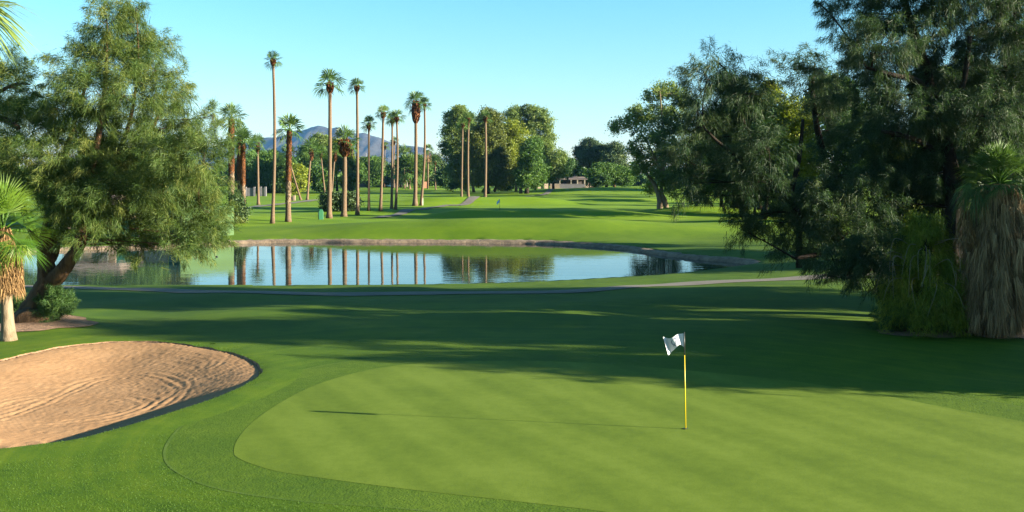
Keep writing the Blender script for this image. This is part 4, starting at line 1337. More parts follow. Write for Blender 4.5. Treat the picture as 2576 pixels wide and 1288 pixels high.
# sprawling dark tree leaning out to the left of it
YS = YR + 2.5
stems = []
for sp, dys in (([(2300, 800, 30), (2260, 715, 24), (2205, 662, 21), (2140, 622, 18), (2080, 600, 15), (2025, 570, 12), (1985, 500, 10), (1945, 440, 9), (1900, 380, 7), (1865, 290, 5), (1840, 200, 3)], None),
                ([(1950, 450, 7), (1880, 410, 6), (1810, 360, 4), (1770, 320, 3)], [0, -.5, -.8, -1]),
                ([(1960, 465, 7), (1880, 430, 5), (1800, 430, 4), (1740, 440, 2)], [0, .5, 1, 1]),
                ([(2140, 622, 9), (2060, 640, 7), (2000, 650, 4)], [0, -.6, -1]),
                ([(2200, 660, 9), (2170, 690, 6), (2120, 700, 4)], [0, -1, -1.4]),
                ([(1985, 500, 7), (2010, 400, 6), (2020, 300, 4)], [0, .4, .5])):
    stems.append(trunk_path(sp, YS, dys))
base = ground(2300, 800)
stems[0][0][0] = at(2300, 800, YS) * [1, 1, 0] + [0, 0, float(H((2300 - CX) / F * YS, YS, False)) - .2]
SLB = [(1795, 150, 20, 20), (1780, 200, 42, 36), (1850, 190, 50, 40), (1755, 260, 44, 36), (1820, 260, 62, 48), (1890, 235, 36, 44), (1740, 330, 52, 44), (1810, 345, 64, 50), (1890, 320, 50, 50), (1720, 400, 42, 44), (1790, 420, 60, 46), (1870, 420, 60, 48), (1935, 380, 44, 54),
       (1740, 462, 32, 28), (1830, 480, 52, 34), (1915, 470, 46, 40), (1770, 492, 22, 18), (1900, 545, 56, 34), (1960, 560, 56, 38), (1860, 575, 34, 20), (2030, 600, 46, 36), (1985, 630, 32, 30), (2090, 640, 46, 34), (2140, 680, 40, 26), (2060, 560, 60, 40), (2130, 590, 56, 40), (2080, 690, 18, 12), (2190, 620, 46, 40), (2235, 650, 46, 40), (2270, 700, 40, 44), (2185, 672, 40, 30), (2140, 640, 50, 36), (2250, 600, 46, 40), (2000, 520, 50, 44), (2070, 500, 60, 46), (2130, 700, 20, 14)]
lobes = [lobe(*a, YS, 0 if a[2] < 30 else rj.normal(0, 1.3)) for a in SLB]
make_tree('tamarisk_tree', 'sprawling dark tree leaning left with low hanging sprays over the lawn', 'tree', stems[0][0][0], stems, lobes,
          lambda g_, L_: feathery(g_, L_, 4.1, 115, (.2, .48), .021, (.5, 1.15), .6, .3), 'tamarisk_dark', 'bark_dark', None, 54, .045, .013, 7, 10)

# dark column behind the two
YC = YR + 9
stems = [trunk_path([(2225, 705, 16), (2160, 560, 13), (2080, 420, 10), (2045, 250, 6), (2050, 160, 2)], YC)]
base = at(2225, 705, YC); base[2] = float(H(base[0], base[1], False)) - .1
stems[0][0][0] = base
lobes = [lobe(*a, YC, rj.normal(0, 1.2)) for a in [(1995, 175, 28, 36), (2065, 175, 34, 40), (2020, 230, 50, 48), (2090, 240, 36, 46), (2085, 300, 36, 52), (2100, 390, 44, 52), (1975, 490, 40, 40), (2080, 500, 70, 46), (2130, 330, 40, 60), (2140, 440, 50, 60)]]
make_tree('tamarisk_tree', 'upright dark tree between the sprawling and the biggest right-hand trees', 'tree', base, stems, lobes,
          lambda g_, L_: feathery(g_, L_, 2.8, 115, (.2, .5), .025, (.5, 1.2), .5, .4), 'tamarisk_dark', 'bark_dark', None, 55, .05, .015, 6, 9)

px_tree('shade_tree', 'sunlit yellow green tree glowing through the gaps of the dark right-hand trees', [[(2010, 600, 8), (2010, 500, 7), (2005, 400, 5), (2000, 300, 3)]], 66,
        [(1935, 232, 30, 34), (1990, 290, 34, 50), (2035, 300, 30, 46), (2040, 390, 36, 56), (1975, 380, 44, 50), (1930, 330, 36, 50), (2030, 470, 40, 44), (1960, 460, 40, 40)],
        fol_leafy(3.0, 70, .17, .26, .4, .15), 'lime', 'bark_dark', None, 56, .05, .015, 5, .6)
# trees past the right edge, whose shade lies over the lawn behind the green
for i, (X, Y, h, r) in enumerate([(30, 28.2, 12, 2.5), (31, 31.2, 9.5, 3.2), (34, 43, 13, 4.5), (21, 26.1, 5.5, 2.2), (46, 25.5, 11, 2.6), (34, 64, 13, 5), (36, 73, 14, 5.5), (38, 82, 13, 4.2)]):
    generic_tree('tamarisk_tree', 'dark feathery tree past the right edge', 'tree', X, Y, h, r, 'tamarisk_dark', 'bark_dark', 'feathery trees past the right edge', 460 + i, nl=11, per=2.2, n=70, kind='f')

# --- shrubs and hedge
def shrub(name, label, cat, px_, py_, lob, leaf, seed, Y=None, feath=False, group=None, per=3.0, n=70, size=.16, sig=.25):
    rng = np.random.default_rng(seed)
    g_ = ground(px_, py_)
    if Y:
        g_ = at(px_, py_, Y); g_[2] = float(H(g_[0], g_[1], False))
    Yq = g_[1]
    lobes = [lobe(*a, Yq, rng.normal(0, .2)) for a in lob]
    t = thing(name, label, cat, g_, group)
    T, ti, cl = feathery(rng, lobes, 16, 120, (.12, .3), .016, (.25, .5), .1, .9, .2) if feath else leafy(rng, lobes, per, n, size, sig)
    soup('crown', T, ti, M[leaf], t, g_)
    mb = MB()
    for (c, r) in lobes:
        q = curve(g_ - [0, 0, .05], c, rng, .1, 4)
        mb.tube(q, np.linspace(.05, .015, 4), 5, False)
    mb.build('stem', M['bark'], t, g_, True)
    return t


shrub('shrub', 'small feathery green shrub at the foot of the leaning trunk', 'shrub', 140, 808, [(140, 775, 30, 34), (128, 790, 22, 22), (155, 785, 20, 26), (138, 750, 18, 22)], 'bush', 61, feath=True)
shrub('shrub', 'low dark shrub behind the young palm', 'shrub', 40, 778, [(40, 768, 24, 16), (70, 772, 18, 12)], 'bush', 62, feath=True)
shrub('bush', 'dark round bush at the foot of the booted trio', 'bush', 598, 562, [(598, 530, 18, 30), (590, 515, 16, 22), (606, 540, 14, 22), (596, 500, 14, 14)], 'pine', 63, per=2.4, n=80, size=.26, sig=.3)
hed = [(x, y, 11, 24) for x in range(820, 896, 9) for y in (512,)] + [(x, 500, 12, 14) for x in range(822, 892, 11)]
shrub('hedge', 'dark clipped hedge block behind the stout palm stems', 'hedge', 852, 536, hed, 'pine', 64, Y=147, per=2.0, n=90, size=.28, sig=.35)
shrub('bush', 'pale rounded bush on the rise right of the grey wall', 'bush', 1510, 470, [(1508, 456, 14, 13), (1520, 452, 12, 12), (1500, 461, 10, 9)], 'bush', 65, Y=330, per=.9, n=90, size=.5, sig=.6)
shrub('bush', 'small round bush on the far lawn under the bluish eucalyptus', 'bush', 1140, 476, [(1140, 467, 9, 8), (1144, 463, 6, 6)], 'bush', 66, Y=300, per=1.0, n=70, size=.45, sig=.4)
shrub('bush', 'tuft of dark green shoots round the foot of the olive brown tree', 'bush', 1222, 491, [(1222, 480, 8, 9)], 'bush', 67, Y=283, per=1.0, n=60, size=.4, sig=.3)
shrub('bush', 'dark low bush before the drooping cover of creeper', 'bush', 2290, 835, [(2260, 805, 44, 34), (2320, 810, 50, 34), (2230, 815, 26, 24), (2380, 815, 40, 26), (2300, 780, 50, 30)], 'bush', 68, feath=True)

# creeper-smothered palm stump: a cone of hanging strands
rv = np.random.default_rng(81)
gv = ground(2318, 836)
Yv = gv[1]
k = Yv / F
t = thing('creeper_palm', 'short palm smothered in yellow green hanging creeper under the dark tree', 'palm tree', gv)
top = at(2325, 545, Yv)
mb = MB(); mb.tube([gv - [0, 0, .1], (gv + top) / 2 + [.1, 0, 0], top], [.34, .28, .22], 9, True, jitter=.08, rng=rv); mb.build('trunk', M['bark_dark'], t, gv, True)
kc, ns = 360, 95
s = rv.random(kc) ** .7; th = rv.uniform(0, 2 * PI, kc)
rr = (.30 + 1.20 * s ** .6) * rv.uniform(.45, 1.22, kc)
C_ = np.stack([top[0] + np.cos(th) * rr, top[1] + np.sin(th) * rr, top[2] + .25 - s * (top[2] - gv[2] - .35)], 1)
idx = np.repeat(np.arange(kc), ns); n = kc * ns
hang = rv.random(n)
P = C_[idx] + rv.normal(size=(n, 3)) * [.13, .13, .10]
P[:, 2] = np.maximum(P[:, 2] - hang * rv.uniform(.05, .95, kc)[idx], gv[2] + .04)
D = N3(np.stack([np.cos(th[idx]) * .3, np.sin(th[idx]) * .3, -np.ones(n)], 1) + rv.normal(size=(n, 3)) * .5)
T = strands(rv, P, D, rv.uniform(.10, .38, n), np.full(n, .022))
T[:, :, 2] = np.maximum(T[:, :, 2], gv[2] + .01)
th = th[idx]; ctv = rv.normal(.45, .24, kc)[idx]
soup('creeper', T, np.clip(ctv + rv.normal(0, .15, n), 0, 1), M['vine'], t, gv)
mb = MB()
for i in range(26):
    th_ = rv.uniform(PI * .9, PI * 2.1); r_ = rv.uniform(1.0, 1.55)
    p0 = top + np.array([math.cos(th_) * .5, math.sin(th_) * .5, rv.uniform(-2.6, -.6)])
    p1 = p0 + np.array([math.cos(th_) * r_ * .8, math.sin(th_) * r_ * .8, rv.uniform(-.2, .5)])
    p2 = p1 + np.array([math.cos(th_) * .25 + rv.normal(0, .2), math.sin(th_) * .2, -rv.uniform(.6, 1.5)])
    mb.tube(catmull(np.array([p0, p1, p2]), 5, False), [.012] * 11 if False else np.linspace(.014, .006, 11), 4, False)
mb.build('bare_stalks', M['twig'], t, gv, True)

# palm with the long thatch skirt at the right edge
rp = np.random.default_rng(91)
gp = ground(2500, 846)
Yp = gp[1]; k = Yp / F
cp = at(2512, 462, Yp)
t = thing('fan_palm', 'shaggy palm wrapped to the ground in a long grey thatch of dead leaves', 'palm tree', gp)
mb = MB(); mb.tube([gp - [0, 0, .1], (gp + cp) / 2, cp], [.42, .34, .28], 12, True, jitter=.05, rng=rp); mb.build('trunk', M['palm_bark'], t, gp, True)
T, ti, pet = palm_crown(rp, cp, 1.62, 34, 34, -8, 88, .5, .2)
cr = soup('crown', T, ti, M['palm'], t, gp); pet.build('leaf_stalks', M['palm_y'], cr, gp)
n = 26000
L0 = cp[2] - gp[2] - .15
s = rp.random(n) ** .85; th = rp.uniform(0, 2 * PI, n)
prof = np.interp(s, [0, .06, .14, .35, .7, .9, 1], [.30, .55, .80, .96, 1.0, .86, .62])
tier = 1 + .07 * np.sin(s * 34 + 2 * np.sin(th * 3)) + .09 * np.sin(th * 7 + s * 3)
rr = prof * tier * rp.uniform(.8, 1.06, n)
P = np.stack([gp[0] + (cp[0] - gp[0]) * (1 - s) + np.cos(th) * rr, gp[1] + np.sin(th) * rr, cp[2] - .05 - s * L0], 1)
D = N3(np.stack([np.cos(th) * .2, np.sin(th) * .2, -np.ones(n)], 1) + rp.normal(size=(n, 3)) * .16)
T = strands(rp, P, D, rp.uniform(.2, .75, n) * np.where(s > .9, .5, 1), rp.uniform(.012, .04, n))
ok = T[:, 2, 2] > gp[2] - .02
T = T[ok]
ti = np.clip(.38 + .25 * np.sin(th * 7 + s * 3) + rp.normal(0, .2, n), 0, 1)[ok]
kf, nf_ = 330, 46
sf = rp.random(kf) ** .9 * .86 + .03; tf = rp.uniform(0, 2 * PI, kf)
rf = np.interp(sf, [0, .06, .14, .35, .7, .9, 1], [.30, .55, .80, .96, 1.0, .86, .62]) * rp.uniform(.86, 1.14, kf)
A_ = np.stack([gp[0] + (cp[0] - gp[0]) * (1 - sf) + np.cos(tf) * rf, gp[1] + np.sin(tf) * rf, cp[2] - sf * L0], 1)
ix = np.repeat(np.arange(kf), nf_)
D = N3(np.stack([np.cos(tf[ix]) * .12, np.sin(tf[ix]) * .12, -np.ones(len(ix))], 1) + rp.normal(size=(kf, 3))[ix] * .10 + rp.normal(size=(len(ix), 3)) * .11)
lf = rp.uniform(.45, 1.05, kf)[ix] * rp.uniform(.55, 1, len(ix))
T2 = strands(rp, A_[ix] + rp.normal(size=(len(ix), 3)) * .03, D, lf, np.full(len(ix), .026))
T2[:, :, 2] = np.maximum(T2[:, :, 2], gp[2] + .01)
T = np.concatenate([T, T2]); ti = np.r_[ti * .6, np.clip(rp.normal(.55, .22, kf)[ix] + rp.normal(0, .12, len(ix)), 0, 1)]
soup('thatch_skirt', T, ti, M['thatch'], t, gp)
mb = MB()
for i in range(40):
    th_ = 2 * PI * i / 40 + rp.normal(0, .1); r_ = rp.uniform(.75, .98)
    p = [cp + [math.cos(th_) * .2, math.sin(th_) * .2, -.05], cp + [math.cos(th_) * r_ * .75, math.sin(th_) * r_ * .75, -.12], cp + [math.cos(th_) * r_, math.sin(th_) * r_, -.7], cp + [math.cos(th_) * r_ * 1.04, math.sin(th_) * r_ * 1.04, -1.5]]
    mb.tube(catmull(np.array(p), 4, False), np.linspace(.022, .010, 13), 5, False)
mb.build('dead_stalks', M['thatch'], t, gp, True)

# drooping side leaves left of it, low on the same palm
hub0 = at(2490, 478, Yp - .3)
T = []
for d, hub, R_ in (((-.55, -.3, -.78), (2446, 466), 1.05), ((-.35, -.4, -.85), (2462, 478), 1.1), ((-.8, -.1, -.5), (2440, 456), .95), ((-.5, .2, -.85), (2436, 476), 1.2)):
    T.append(fan(rp, at(*hub, Yp - .5), np.array(d), R_, 34, 1.0, .55))
T = np.concatenate(T)
dl = soup('drooping_leaves', T, np.clip(rp.normal(.4, .18, len(T)), 0, 1), M['palm'], t, gp)
mb = MB()
for hub in ((2446, 466), (2462, 478), (2440, 456), (2436, 476)):
    mb.tube(catmull(np.array([hub0, (hub0 + at(*hub, Yp - .5)) / 2 + [0, 0, .12], at(*hub, Yp - .5)]), 4, False), np.full(9, .016), 5, False)
mb.build('leaf_stalks', M['palm_y'], dl, gp)
T, ti = skirt(rp, at(2428, 530, Yp - .5), .12, .36, 1.15, 900, .03)
soup('dead_leaf', T, ti, M['thatch_tan'], t, gp)

# young palm at the left edge
ry = np.random.default_rng(95)
gy0 = ground(22, 856)
Yy = gy0[1]; k = Yy / F
cy = at(6, 580, Yy)
t = thing('fan_palm', 'young fan palm with bright green leaves and a tan skirt at the left edge', 'palm tree', gy0)
mb = MB()
zs = np.linspace(0, 1, 22)
pts = gy0 - [0, 0, .05] + (cy - gy0 + [0, 0, .05]) * zs[:, None]
mb.tube(pts, k * (13.5 + 8.5 * np.exp(-zs * 9)), 14, True, jitter=.03, rng=ry)
mb.build('trunk', M['bark_pale'], t, gy0, True)
T, ti, pet = palm_crown(ry, cy, 124 * k, 24, 42, -40, 82, .52, .12, .68)
cr = soup('crown', T, ti + .15, M['palm_y'], t, gy0); pet.build('leaf_stalks', M['palm_y'], cr, gy0)
# the yellowing fan hanging in front
T = fan(ry, at(40, 618, Yy - .95), np.array([.1, -.35, -.75]), 52 * k, 34, 1.7, .3)
soup('yellow_leaf', T, np.full(len(T), 1.0), M['palm_y'], t, gy0)
T, ti = skirt(ry, cy + [0, 0, 12 * k], 16 * k, 46 * k, 158 * k, 6200, .028)
T2, ti2 = skirt(ry, cy - [0, 0, 66 * k], 45 * k, 44 * k, 82 * k, 4200, .03)
soup('dead_skirt', np.concatenate([T, T2]), np.r_[ti, ti2], M['thatch_tan'], t, gy0)

# fan tips hanging in at the top left corner, from a palm outside the picture
rq = np.random.default_rng(97)
Yq = 13.0
cq = at(-120, -18, Yq)
gq = cq.copy(); gq[2] = float(H(cq[0], cq[1], False))
t = thing('fan_palm', 'near palm outside the top left corner, only its leaf tips showing', 'palm tree', gq)
mb = MB(); mb.tube([gq - [0, 0, .1], (gq + cq) / 2 + [-.1, 0, 0], cq], [.3, .24, .22], 12, True); mb.build('trunk', M['palm_bark'], t, gq, True)
T = []
for d, R_, hub in (((.96, -.1, -.06), 225, (-104, -6)), ((.70, .1, -.62), 225, (-92, -14)), ((.86, -.2, -.36), 225, (-100, -10)), ((.4, .3, .8), 170, (-118, -25)), ((-.8, .2, .2), 170, (-130, -20)), ((-.3, -.4, .5), 170, (-125, -30)), ((.1, -.5, -.8), 150, (-130, 10))):
    T.append(fan(rq, at(*hub, Yq), np.array(d), R_ / F * Yq, 26, .95, .16, w=.05))
T = np.concatenate(T)
soup('crown', T, rq.normal(.95, .1, len(T)), M['palm'], t, gq)

# ================================================================== BUILDINGS AND SMALL THINGS
def bx(c, d, name, mat, parent, loc, rz=0, bevel=0):
    mb = MB(); mb.box(c, d, rz, bevel)
    return mb.build(name, M[mat], parent, loc)


# green shed and fence at the far edge of the pond, behind the feathery tree
Ys = 98.5
def wx(px_, Y=Ys):
    return (px_ - CX) / F * Y


gz = float(H(wx(520), Ys, False)) - .05
x0, x1 = wx(444), wx(569)
sh = thing('pump_shed', 'light green pump shed with a flat roof at the far edge of the pond', 'shed', ((x0 + x1) / 2, Ys + 1.5, gz))
L0_ = ((x0 + x1) / 2, Ys + 1.5, gz)
H_s = 2.2 - gz
bx(((x0 + x1) / 2, Ys + 1.5, gz + H_s / 2), ((x1 - x0) * 1.04, 2.2, H_s), 'wall', 'shed_light', sh, L0_)
bx(((x0 + x1) / 2, Ys + 1.5, gz + H_s + .035), ((x1 - x0) * 1.04 + .12, 2.32, .07), 'roof', 'shed_light', sh, L0_)
sh.rotation_euler.z = .44
x2 = wx(422)
mb = MB(); mb.box(((x0 + x2) / 2 - .25, Ys + 1.9, gz + (H_s - .1) / 2), (x0 - x2, 1.9, H_s - .1))
o = mb.build('pump_cabinet', M['shed_dark'], None, (0, 0, 0)); tag(o, 'dark green cabinet against the left side of the light green shed', 'cabinet')
x3 = wx(345)
fe = thing('fence', 'grey upright timber fence along the pond left of the dark green cabinet', 'fence', ((x2 + x3) / 2, Ys, gz))
L1_ = ((x2 + x3) / 2, Ys, gz)
mb = MB()
w_ = (x2 - x3 - .2)
for i in range(26):
    mb.box((x3 + .1 + w_ * (i + .5) / 26, Ys + .2, gz + 1.0 + .02 * math.sin(i * 7)), (w_ / 26 * .86, .03, 2.0))
mb.build('boards', M['slat'], fe, L1_)
for xx in (x3 + .05, (x2 + x3) / 2, x2 - .12):
    bx((xx, Ys + .28, gz + 1.05), (.1, .1, 2.1), 'post', 'slat', fe, L1_)
for zz in (.5, 1.6):
    bx(((x2 + x3) / 2, Ys + .245, gz + zz), (w_, .05, .1), 'rail', 'slat', fe, L1_)
x4 = wx(288)
mb = MB(); mb.box(((x3 + x4) / 2 - .02, Ys + .5, gz + .95), (x3 - x4 - .06, .2, 1.9), 0, .03)
o = mb.build('screen_wall', M['shed_dark'], None, (0, 0, 0)); tag(o, 'dark green screen wall left of the grey timber fence', 'wall')
# low tan house left of them
xh0, xh1 = wx(150, 108), wx(282, 108)
hz = float(H((xh0 + xh1) / 2, 112, False))
Lh = ((xh0 + xh1) / 2, 112, hz)
ho = thing('house', 'low tan house with a brown roof beyond the pond behind the feathery tree', 'house', Lh)
bx((Lh[0], 112, hz + 1.25), (xh1 - xh0, 6, 2.5), 'wall', 'tan_wall', ho, Lh)
mb = MB()
X0, X1, Y0, Y1, zb, zt = xh0 - .5, xh1 + .5, 108.4, 115.6, hz + 2.52, hz + 3.7
mb.add([(X0, Y0, zb), (X1, Y0, zb), (X1, Y1, zb), (X0, Y1, zb), (X0 + 1, 112, zt), (X1 - 1, 112, zt)], [[0, 1, 5, 4], [2, 3, 4, 5], [1, 2, 5], [3, 0, 4], [3, 2, 1, 0]])
mb.build('roof', M['roof'], ho, Lh)
for dx in (-1.6, 1.4):
    f_ = bx((Lh[0] + dx, 108.97, hz + 1.35), (1.3, .1, 1.2), 'window', 'white', ho, Lh)
    bx((Lh[0] + dx, 108.90, hz + 1.35), (1.1, .05, 1.0), 'pane', 'dark', f_, Lh)

# green litter bin by the stout palm
gb = ground(807, 552)
kb = gb[1] / F
o = thing('litter_bin', 'upright green litter bin left of the stout palm with the wide head', 'bin', gb)
mb = MB(); mb.box(gb + [0, 0, .55], (.62, .5, 1.1), .3, .06); mb.build('body', M['bin'], o, gb)
mb = MB(); mb.box(gb + [0, 0, 1.19], (.44, .36, .16), .3, .05); mb.build('lid', M['bin'], o, gb)
gb = ground(1310, 487)
o = thing('litter_bin', 'small dark bin beside the trunk of the dense dark green tree', 'bin', gb)
mb = MB(); mb.box(gb + [0, 0, .85], (1.0, .8, 1.7), 0, .1); mb.build('body', M['dark'], o, gb)
mb = MB(); mb.box(gb + [0, 0, 1.76], (1.1, .9, .12), 0, .04); mb.build('lid', M['black'], o, gb)
gb = ground(1063, 517)
o = thing('marker_post', 'short white post beside the slim palm on the fairway', 'post', gb)
mb = MB(); mb.tube([gb - [0, 0, .1], gb + [0, 0, 1.35]], [.1, .1], 8); mb.build('post', M['white'], o, gb)
mb = MB(); mb.tube([gb + [0, 0, 1.35], gb + [0, 0, 1.45]], [.11, .06], 8); mb.build('cap', M['white'], o, gb)

# brown house at the far end
Yh = 430
def hx(px_):
    return (px_ - CX) / F * Yh


hz = float(H(hx(955), Yh, False))
Lh = (hx(955), Yh + 5, hz)
ho = thing('house', 'long low brown house with a blue door panel behind the slender palms', 'house', Lh)
xa, xb = hx(890), hx(1022)
bx(((xa + xb) / 2, Yh + 5, hz + 1.5), (xb - xa, 10, 3.0), 'wall', 'brown_wall', ho, Lh)
mb = MB(); zb, zt = hz + 3.02, hz + 5.4
mb.add([(xa - 1, Yh - 1.2, zb), (xb + 1, Yh - 1.2, zb), (xb + 1, Yh + 11, zb), (xa - 1, Yh + 11, zb), (xa + 2, Yh + 5, zt), (xb - 2, Yh + 5, zt)], [[0, 1, 5, 4], [2, 3, 4, 5], [1, 2, 5], [3, 0, 4], [3, 2, 1, 0]])
mb.build('roof', M['roof'], ho, Lh)
bx((hx(968), Yh - .05, hz + 1.35), (hx(990) - hx(948), .2, 2.3), 'door', 'blue', ho, Lh)
for a in (905, 930, 1008):
    f_ = bx((hx(a), Yh - .05, hz + 1.7), (2.2, .16, 1.3), 'window', 'slat', ho, Lh)
    bx((hx(a), Yh - .16, hz + 1.7), (1.9, .06, 1.05), 'pane', 'dark', f_, Lh)
mb = MB(); mb.box((hx(1084), 400, .95), (1.9, .3, 2.6), 0, .05)
o = mb.build('board', M['orange'], None); tag(o, 'orange upright board under the dark trees left of the bluish eucalyptus', 'board')

# pale house on the right with its garden walls
Yh = 400
hz = float(H(hx(1430), Yh, False))
Lh = (hx(1430), Yh + 5, hz)
ho = thing('house', 'pale two storey house half hidden by trees behind the sunlit walls', 'house', Lh)
xa, xb = hx(1392), hx(1476)
bx(((xa + xb) / 2, Yh + 5, hz + 1.7), (xb - xa, 10, 3.4), 'wall', 'brown_wall', ho, Lh)
mb = MB(); zb, zt = hz + 3.42, hz + 4.6
mb.add([(xa - .8, Yh - 2.4, zb), (xb + .8, Yh - 2.4, zb), (xb + .8, Yh + 11, zb), (xa - .8, Yh + 11, zb), (xa + 1, Yh + 5, zt), (xb - 1, Yh + 5, zt)], [[0, 1, 5, 4], [2, 3, 4, 5], [1, 2, 5], [3, 0, 4], [3, 2, 1, 0]])
mb.build('roof', M['roof'], ho, Lh)
bx((hx(1402), Yh + 8, hz + 5.4), (hx(1412) - hx(1388), 5, 3.0), 'upper_storey', 'cream', ho, Lh)
bx((hx(1448), Yh + 6, hz + 6.2), (1.7, 1.2, 4.0), 'chimney', 'grey_wall', ho, Lh)
for a in (1408, 1436, 1452, 1470):
    bx((hx(a), Yh - 2.0, hz + 1.7), (.45, .45, 3.38), 'pillar', 'cream', ho, Lh)
for a in (1420, 1444):
    f_ = bx((hx(a), Yh - .06, hz + 1.7), (3.4, .16, 2.2), 'window', 'slat', ho, Lh)
    bx((hx(a), Yh - .17, hz + 1.7), (3.1, .06, 1.95), 'pane', 'dark', f_, Lh)
Yw = 385
def vx(px_):
    return (px_ - CX) / F * Yw


wz = float(H(vx(1380), Yw, False))
for i, (a, b_, lab) in enumerate([(1352, 1366, 'sunlit tan garden wall with a dark square hole, leftmost of the row'), (1369, 1381, 'sunlit tan garden wall in the middle of the three'), (1384, 1408, 'sunlit tan garden wall nearest the grey wall')]):
    w = thing('garden_wall', lab, 'wall', (vx((a + b_) / 2), Yw, wz), 'tan garden walls before the pale house')
    Lw = w.location
    bx((vx((a + b_) / 2), Yw, wz + .85), (vx(b_) - vx(a), .3, 1.9), 'panel', 'tan_wall', w, Lw, .25 if i < 2 else 0)
    bx((vx((a + b_) / 2), Yw, wz + 1.86), (vx(b_) - vx(a) + .1, .42, .12), 'coping', 'cream', w, Lw, .25 if i < 2 else 0)
    if i == 0:
        bx((vx((a + b_) / 2), Yw - .17, wz + 1.1), (.5, .08, .5), 'hole', 'dark', w, Lw, .25)
w = thing('garden_wall', 'long grey garden wall in shade before the pale house', 'wall', (vx(1440), Yw, wz))
bx((vx(1440), Yw + .5, wz + .8), (vx(1472) - vx(1408.5), .25, 1.9), 'panel', 'grey_wall', w, w.location)
bx((vx(1440), Yw + .5, wz + 1.8), (vx(1472) - vx(1408.5), .36, .1), 'coping', 'slat', w, w.location)
# heap of pale cut branches / rubble against the bush
rr_ = np.random.default_rng(12)
gpz = (vx(1484), Yw - 6, float(H(vx(1484), Yw - 6, False)))
mb = MB()
for i in range(46):
    p = np.array(gpz) + rr_.normal(size=3) * [1.5, .7, 0] + [0, 0, abs(rr_.normal(0, .7))]
    q_ = p + rr_.normal(size=3) * [1.0, .6, .6]
    mb.tube([p, q_], [.16, .10], 5)
o = mb.build('branch_pile', M['tan_wall'], None); tag(o, 'pile of pale cut wood against the rounded bush', 'wood pile', kind=None)
# low light wall on the rise
w = thing('garden_wall', 'low pale kerb-like wall running along the rise behind the right eucalyptus', 'wall', (vx(1570), 345, float(H(vx(1570), 345, False))))
a0 = at(1530, 468, 345); a1 = at(1640, 474, 345)
for nm, mt, dz, dd in (('panel', 'tan_wall', 0, .5), ('coping', 'cream', .42, .6)):
    mb = MB(); n_s = 12
    for i in range(n_s):
        f_ = (i + .5) / n_s
        x_ = a0[0] + (a1[0] - a0[0]) * f_
        mb.box((x_, 345, float(H(x_, 345, False)) + .25 + dz), ((a1[0] - a0[0]) / n_s - .01, dd, .9 if dz == 0 else .1))
    mb.build(nm, M[mt], w, w.location)
# walls and posts among the left trees
Yw = 255
wz = float(H(vx(650), Yw, False))
for a, b_, lab, mt in ((656, 668, 'pink tan gate wall behind the thin bare palm', 'tan_wall'), (618, 640, 'shaded grey wall with pale posts right of the booted trio', 'grey_wall'), (727, 740, 'short sunlit tan wall beside the thick booted palm', 'tan_wall')):
    yy = Yw if a < 700 else 215
    xa, xb = (a - CX) / F * yy, (b_ - CX) / F * yy
    z_ = float(H((xa + xb) / 2, yy, False)); hh = 2.3 if a < 700 else 1.0
    w = thing('garden_wall', lab, 'wall', ((xa + xb) / 2, yy, z_))
    bx(((xa + xb) / 2, yy, z_ + hh / 2 - .1), (xb - xa, .3, hh), 'panel', mt, w, w.location)
    for xx in (xa, xb):
        bx((xx, yy - .05, z_ + hh / 2), (.45, .55, hh + .3), 'post', 'grey_wall' if a < 700 else 'tan_wall', w, w.location)
# tan wall glimpsed under the trees at the right
yy = 74
xa, xb = (2240 - CX) / F * yy, (2620 - CX) / F * yy
z_ = float(H(xa, yy, False))
w = thing('garden_wall', 'low sandy wall glimpsed under the dark trees left of the thatched palm', 'wall', ((xa + xb) / 2, yy, z_))
bx(((xa + xb) / 2, yy, z_ + .75), (xb - xa, .3, 1.7), 'panel', 'tan_wall', w, w.location)
bx(((xa + xb) / 2, yy, z_ + 1.65), (xb - xa, .42, .1), 'coping', 'cream', w, w.location)
# utility poles before the mountain
for px_, lab in ((1016, 'thin pale utility pole right of the close slender pair of palms'), (921, 'thin pale utility pole by the slender hedge palm')):
    b_ = at(px_, 455, 520); b_[2] = 0
    tp = at(px_, 358 if px_ > 1000 else 385, 520)
    o = thing('utility_pole', lab, 'utility pole', b_)
    mb = MB(); mb.tube([b_, tp], [.22, .15], 7); mb.build('pole', M['pole'], o, b_, True)
    bx(tp - [0, 0, 1.0], (2.2, .15, .18), 'crossarm', 'pole', o, b_)

# water fowl: tiny dark ducks on the pond
rd = np.random.default_rng(14)
for i, (px_, py_) in enumerate([(475, 643), (492, 649), (520, 640), (545, 646), (508, 657)]):
    Yd = F * (ZC - ZW) / (py_ - HY)
    p = at(px_, py_, Yd); p[2] = ZW
    mb = MB()
    s_ = np.linspace(0, 1, 8)
    h_ = .52
    mb.tube(np.stack([p[0] + h_ * (-.2 + .42 * s_), np.full(8, p[1]), p[2] + h_ * (.05 + .04 * s_ ** 3 + .05 * (1 - s_) ** 4)], 1), h_ * .10 * np.sin(np.clip(s_, .06, .95) * PI) ** .6, 8)
    mb.tube([p + h_ * np.array(v_) for v_ in ([-.15, 0, .08], [-.2, 0, .18], [-.19, 0, .24])], [.018, .016, .016], 7)
    mb.tube([p + h_ * np.array(v_) for v_ in ([-.15, 0, .25], [-.22, 0, .26], [-.31, 0, .24])], [.026, .026, .007], 7)
    o = mb.build('duck', M['black'], None, (0, 0, 0), True); tag(o, 'small dark duck floating on the pond before the light green shed', 'duck', 'ducks on the pond')

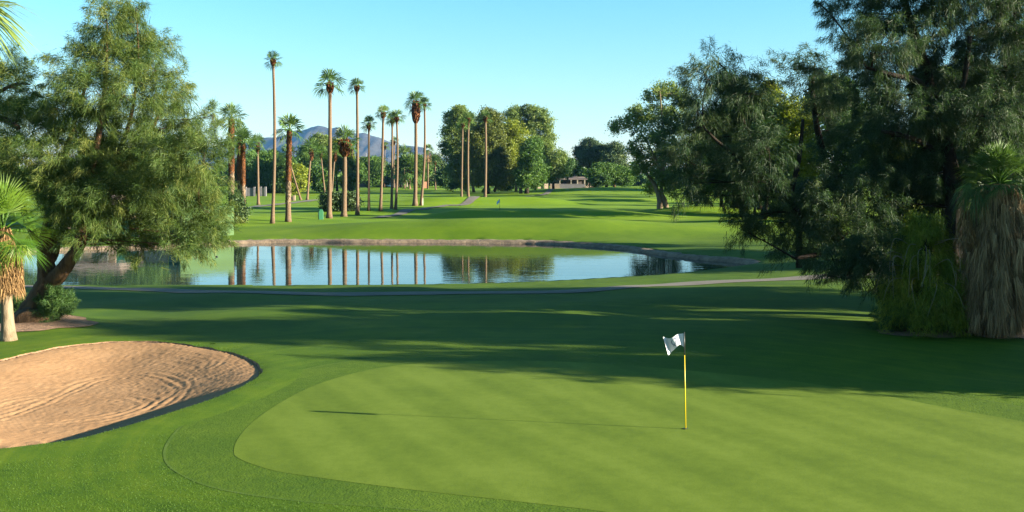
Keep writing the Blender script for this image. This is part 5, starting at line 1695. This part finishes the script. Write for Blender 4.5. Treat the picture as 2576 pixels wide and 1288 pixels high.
# ================================================================== LIGHT, SKY, CAMERA
sd_ = N3(np.array([8.57, -1.68, 2.13]))
el = math.asin(sd_[2]); az = math.atan2(sd_[0], sd_[1])
L = bpy.data.lights.new('sun', 'SUN'); L.energy = SUN; L.angle = math.radians(.5); L.color = (1, .90, .70)
o = bpy.data.objects.new('sun', L); COL.objects.link(o); o.location = (60, -20, 40)
o.rotation_euler = Vector(-sd_).to_track_quat('-Z', 'Y').to_euler()
w = bpy.data.worlds.new('World'); SC.world = w; w.use_nodes = True
nt = w.node_tree; nt.nodes.clear()
sk = nd(nt, 'ShaderNodeTexSky', sky_type='NISHITA', sun_disc=False)
sk.sun_elevation = el; sk.sun_rotation = az
sk.altitude = 300; sk.air_density = AIR; sk.dust_density = DUST; sk.ozone_density = OZ
bg = nd(nt, 'ShaderNodeBackground', i_Strength=SKY)
tc = nt.nodes.new('ShaderNodeTexCoord'); sx_ = nt.nodes.new('ShaderNodeSeparateXYZ')
nt.links.new(tc.outputs['Generated'], sx_.inputs[0])
tr_ = ramp(nt, [(0.0, SKY_LOW), (.18, SKY_HIGH)])
nt.links.new(sx_.outputs['Z'], tr_.inputs['Fac'])
mu = nd(nt, 'ShaderNodeMix', data_type='RGBA', blend_type='MULTIPLY'); mu.inputs[0].default_value = 1
nt.links.new(sk.outputs[0], mu.inputs[6]); nt.links.new(tr_.outputs[0], mu.inputs[7])
nt.links.new(mu.outputs[2], bg.inputs['Color'])
wo = nt.nodes.new('ShaderNodeOutputWorld'); nt.links.new(bg.outputs[0], wo.inputs['Surface'])

if HAZE:
    m, nt = nodes_mat('haze_air'); m.cycles.volume_sampling = 'EQUIANGULAR'
    pv = nd(nt, 'ShaderNodeVolumePrincipled', i_Density=HAZE)
    pv.inputs['Color'].default_value = (.15, .38, .78, 1)
    wo = nt.nodes.new('ShaderNodeOutputMaterial'); nt.links.new(pv.outputs[0], wo.inputs['Volume'])
    mb = MB(); mb.box((0, 4000, 195), (17600, 9900, 410))
    hz_ = mb.build('haze', m); tag(hz_, 'thin blue air that fades the far mountain', kind='stuff')

cam = bpy.data.cameras.new('camera'); co = bpy.data.objects.new('camera', cam); COL.objects.link(co)
co.location = (0, 0, ZC); co.rotation_euler = (PI / 2, 0, 0)
cam.sensor_width = 36; cam.lens = F / 2576 * 36; cam.shift_y = -(644 - HY) / 2576
cam.clip_start = .1; cam.clip_end = 20000
SC.camera = co
SC.view_settings.view_transform = 'Standard'; SC.view_settings.look = 'None'; SC.view_settings.gamma = 1
SC.view_settings.exposure = EXPO
SC.render.engine = 'CYCLES'
SC.cycles.max_bounces = 6; SC.cycles.diffuse_bounces = 3; SC.cycles.transparent_max_bounces = 8; SC.cycles.volume_bounces = 0
SC.cycles.use_denoising = DEN; SC.cycles.denoiser = 'OPENIMAGEDENOISE'; SC.cycles.denoising_input_passes = 'RGB_ALBEDO_NORMAL'; SC.cycles.denoising_prefilter = 'NONE'; SC.cycles.sample_clamp_indirect = 4; SC.render.filter_size = 1.15
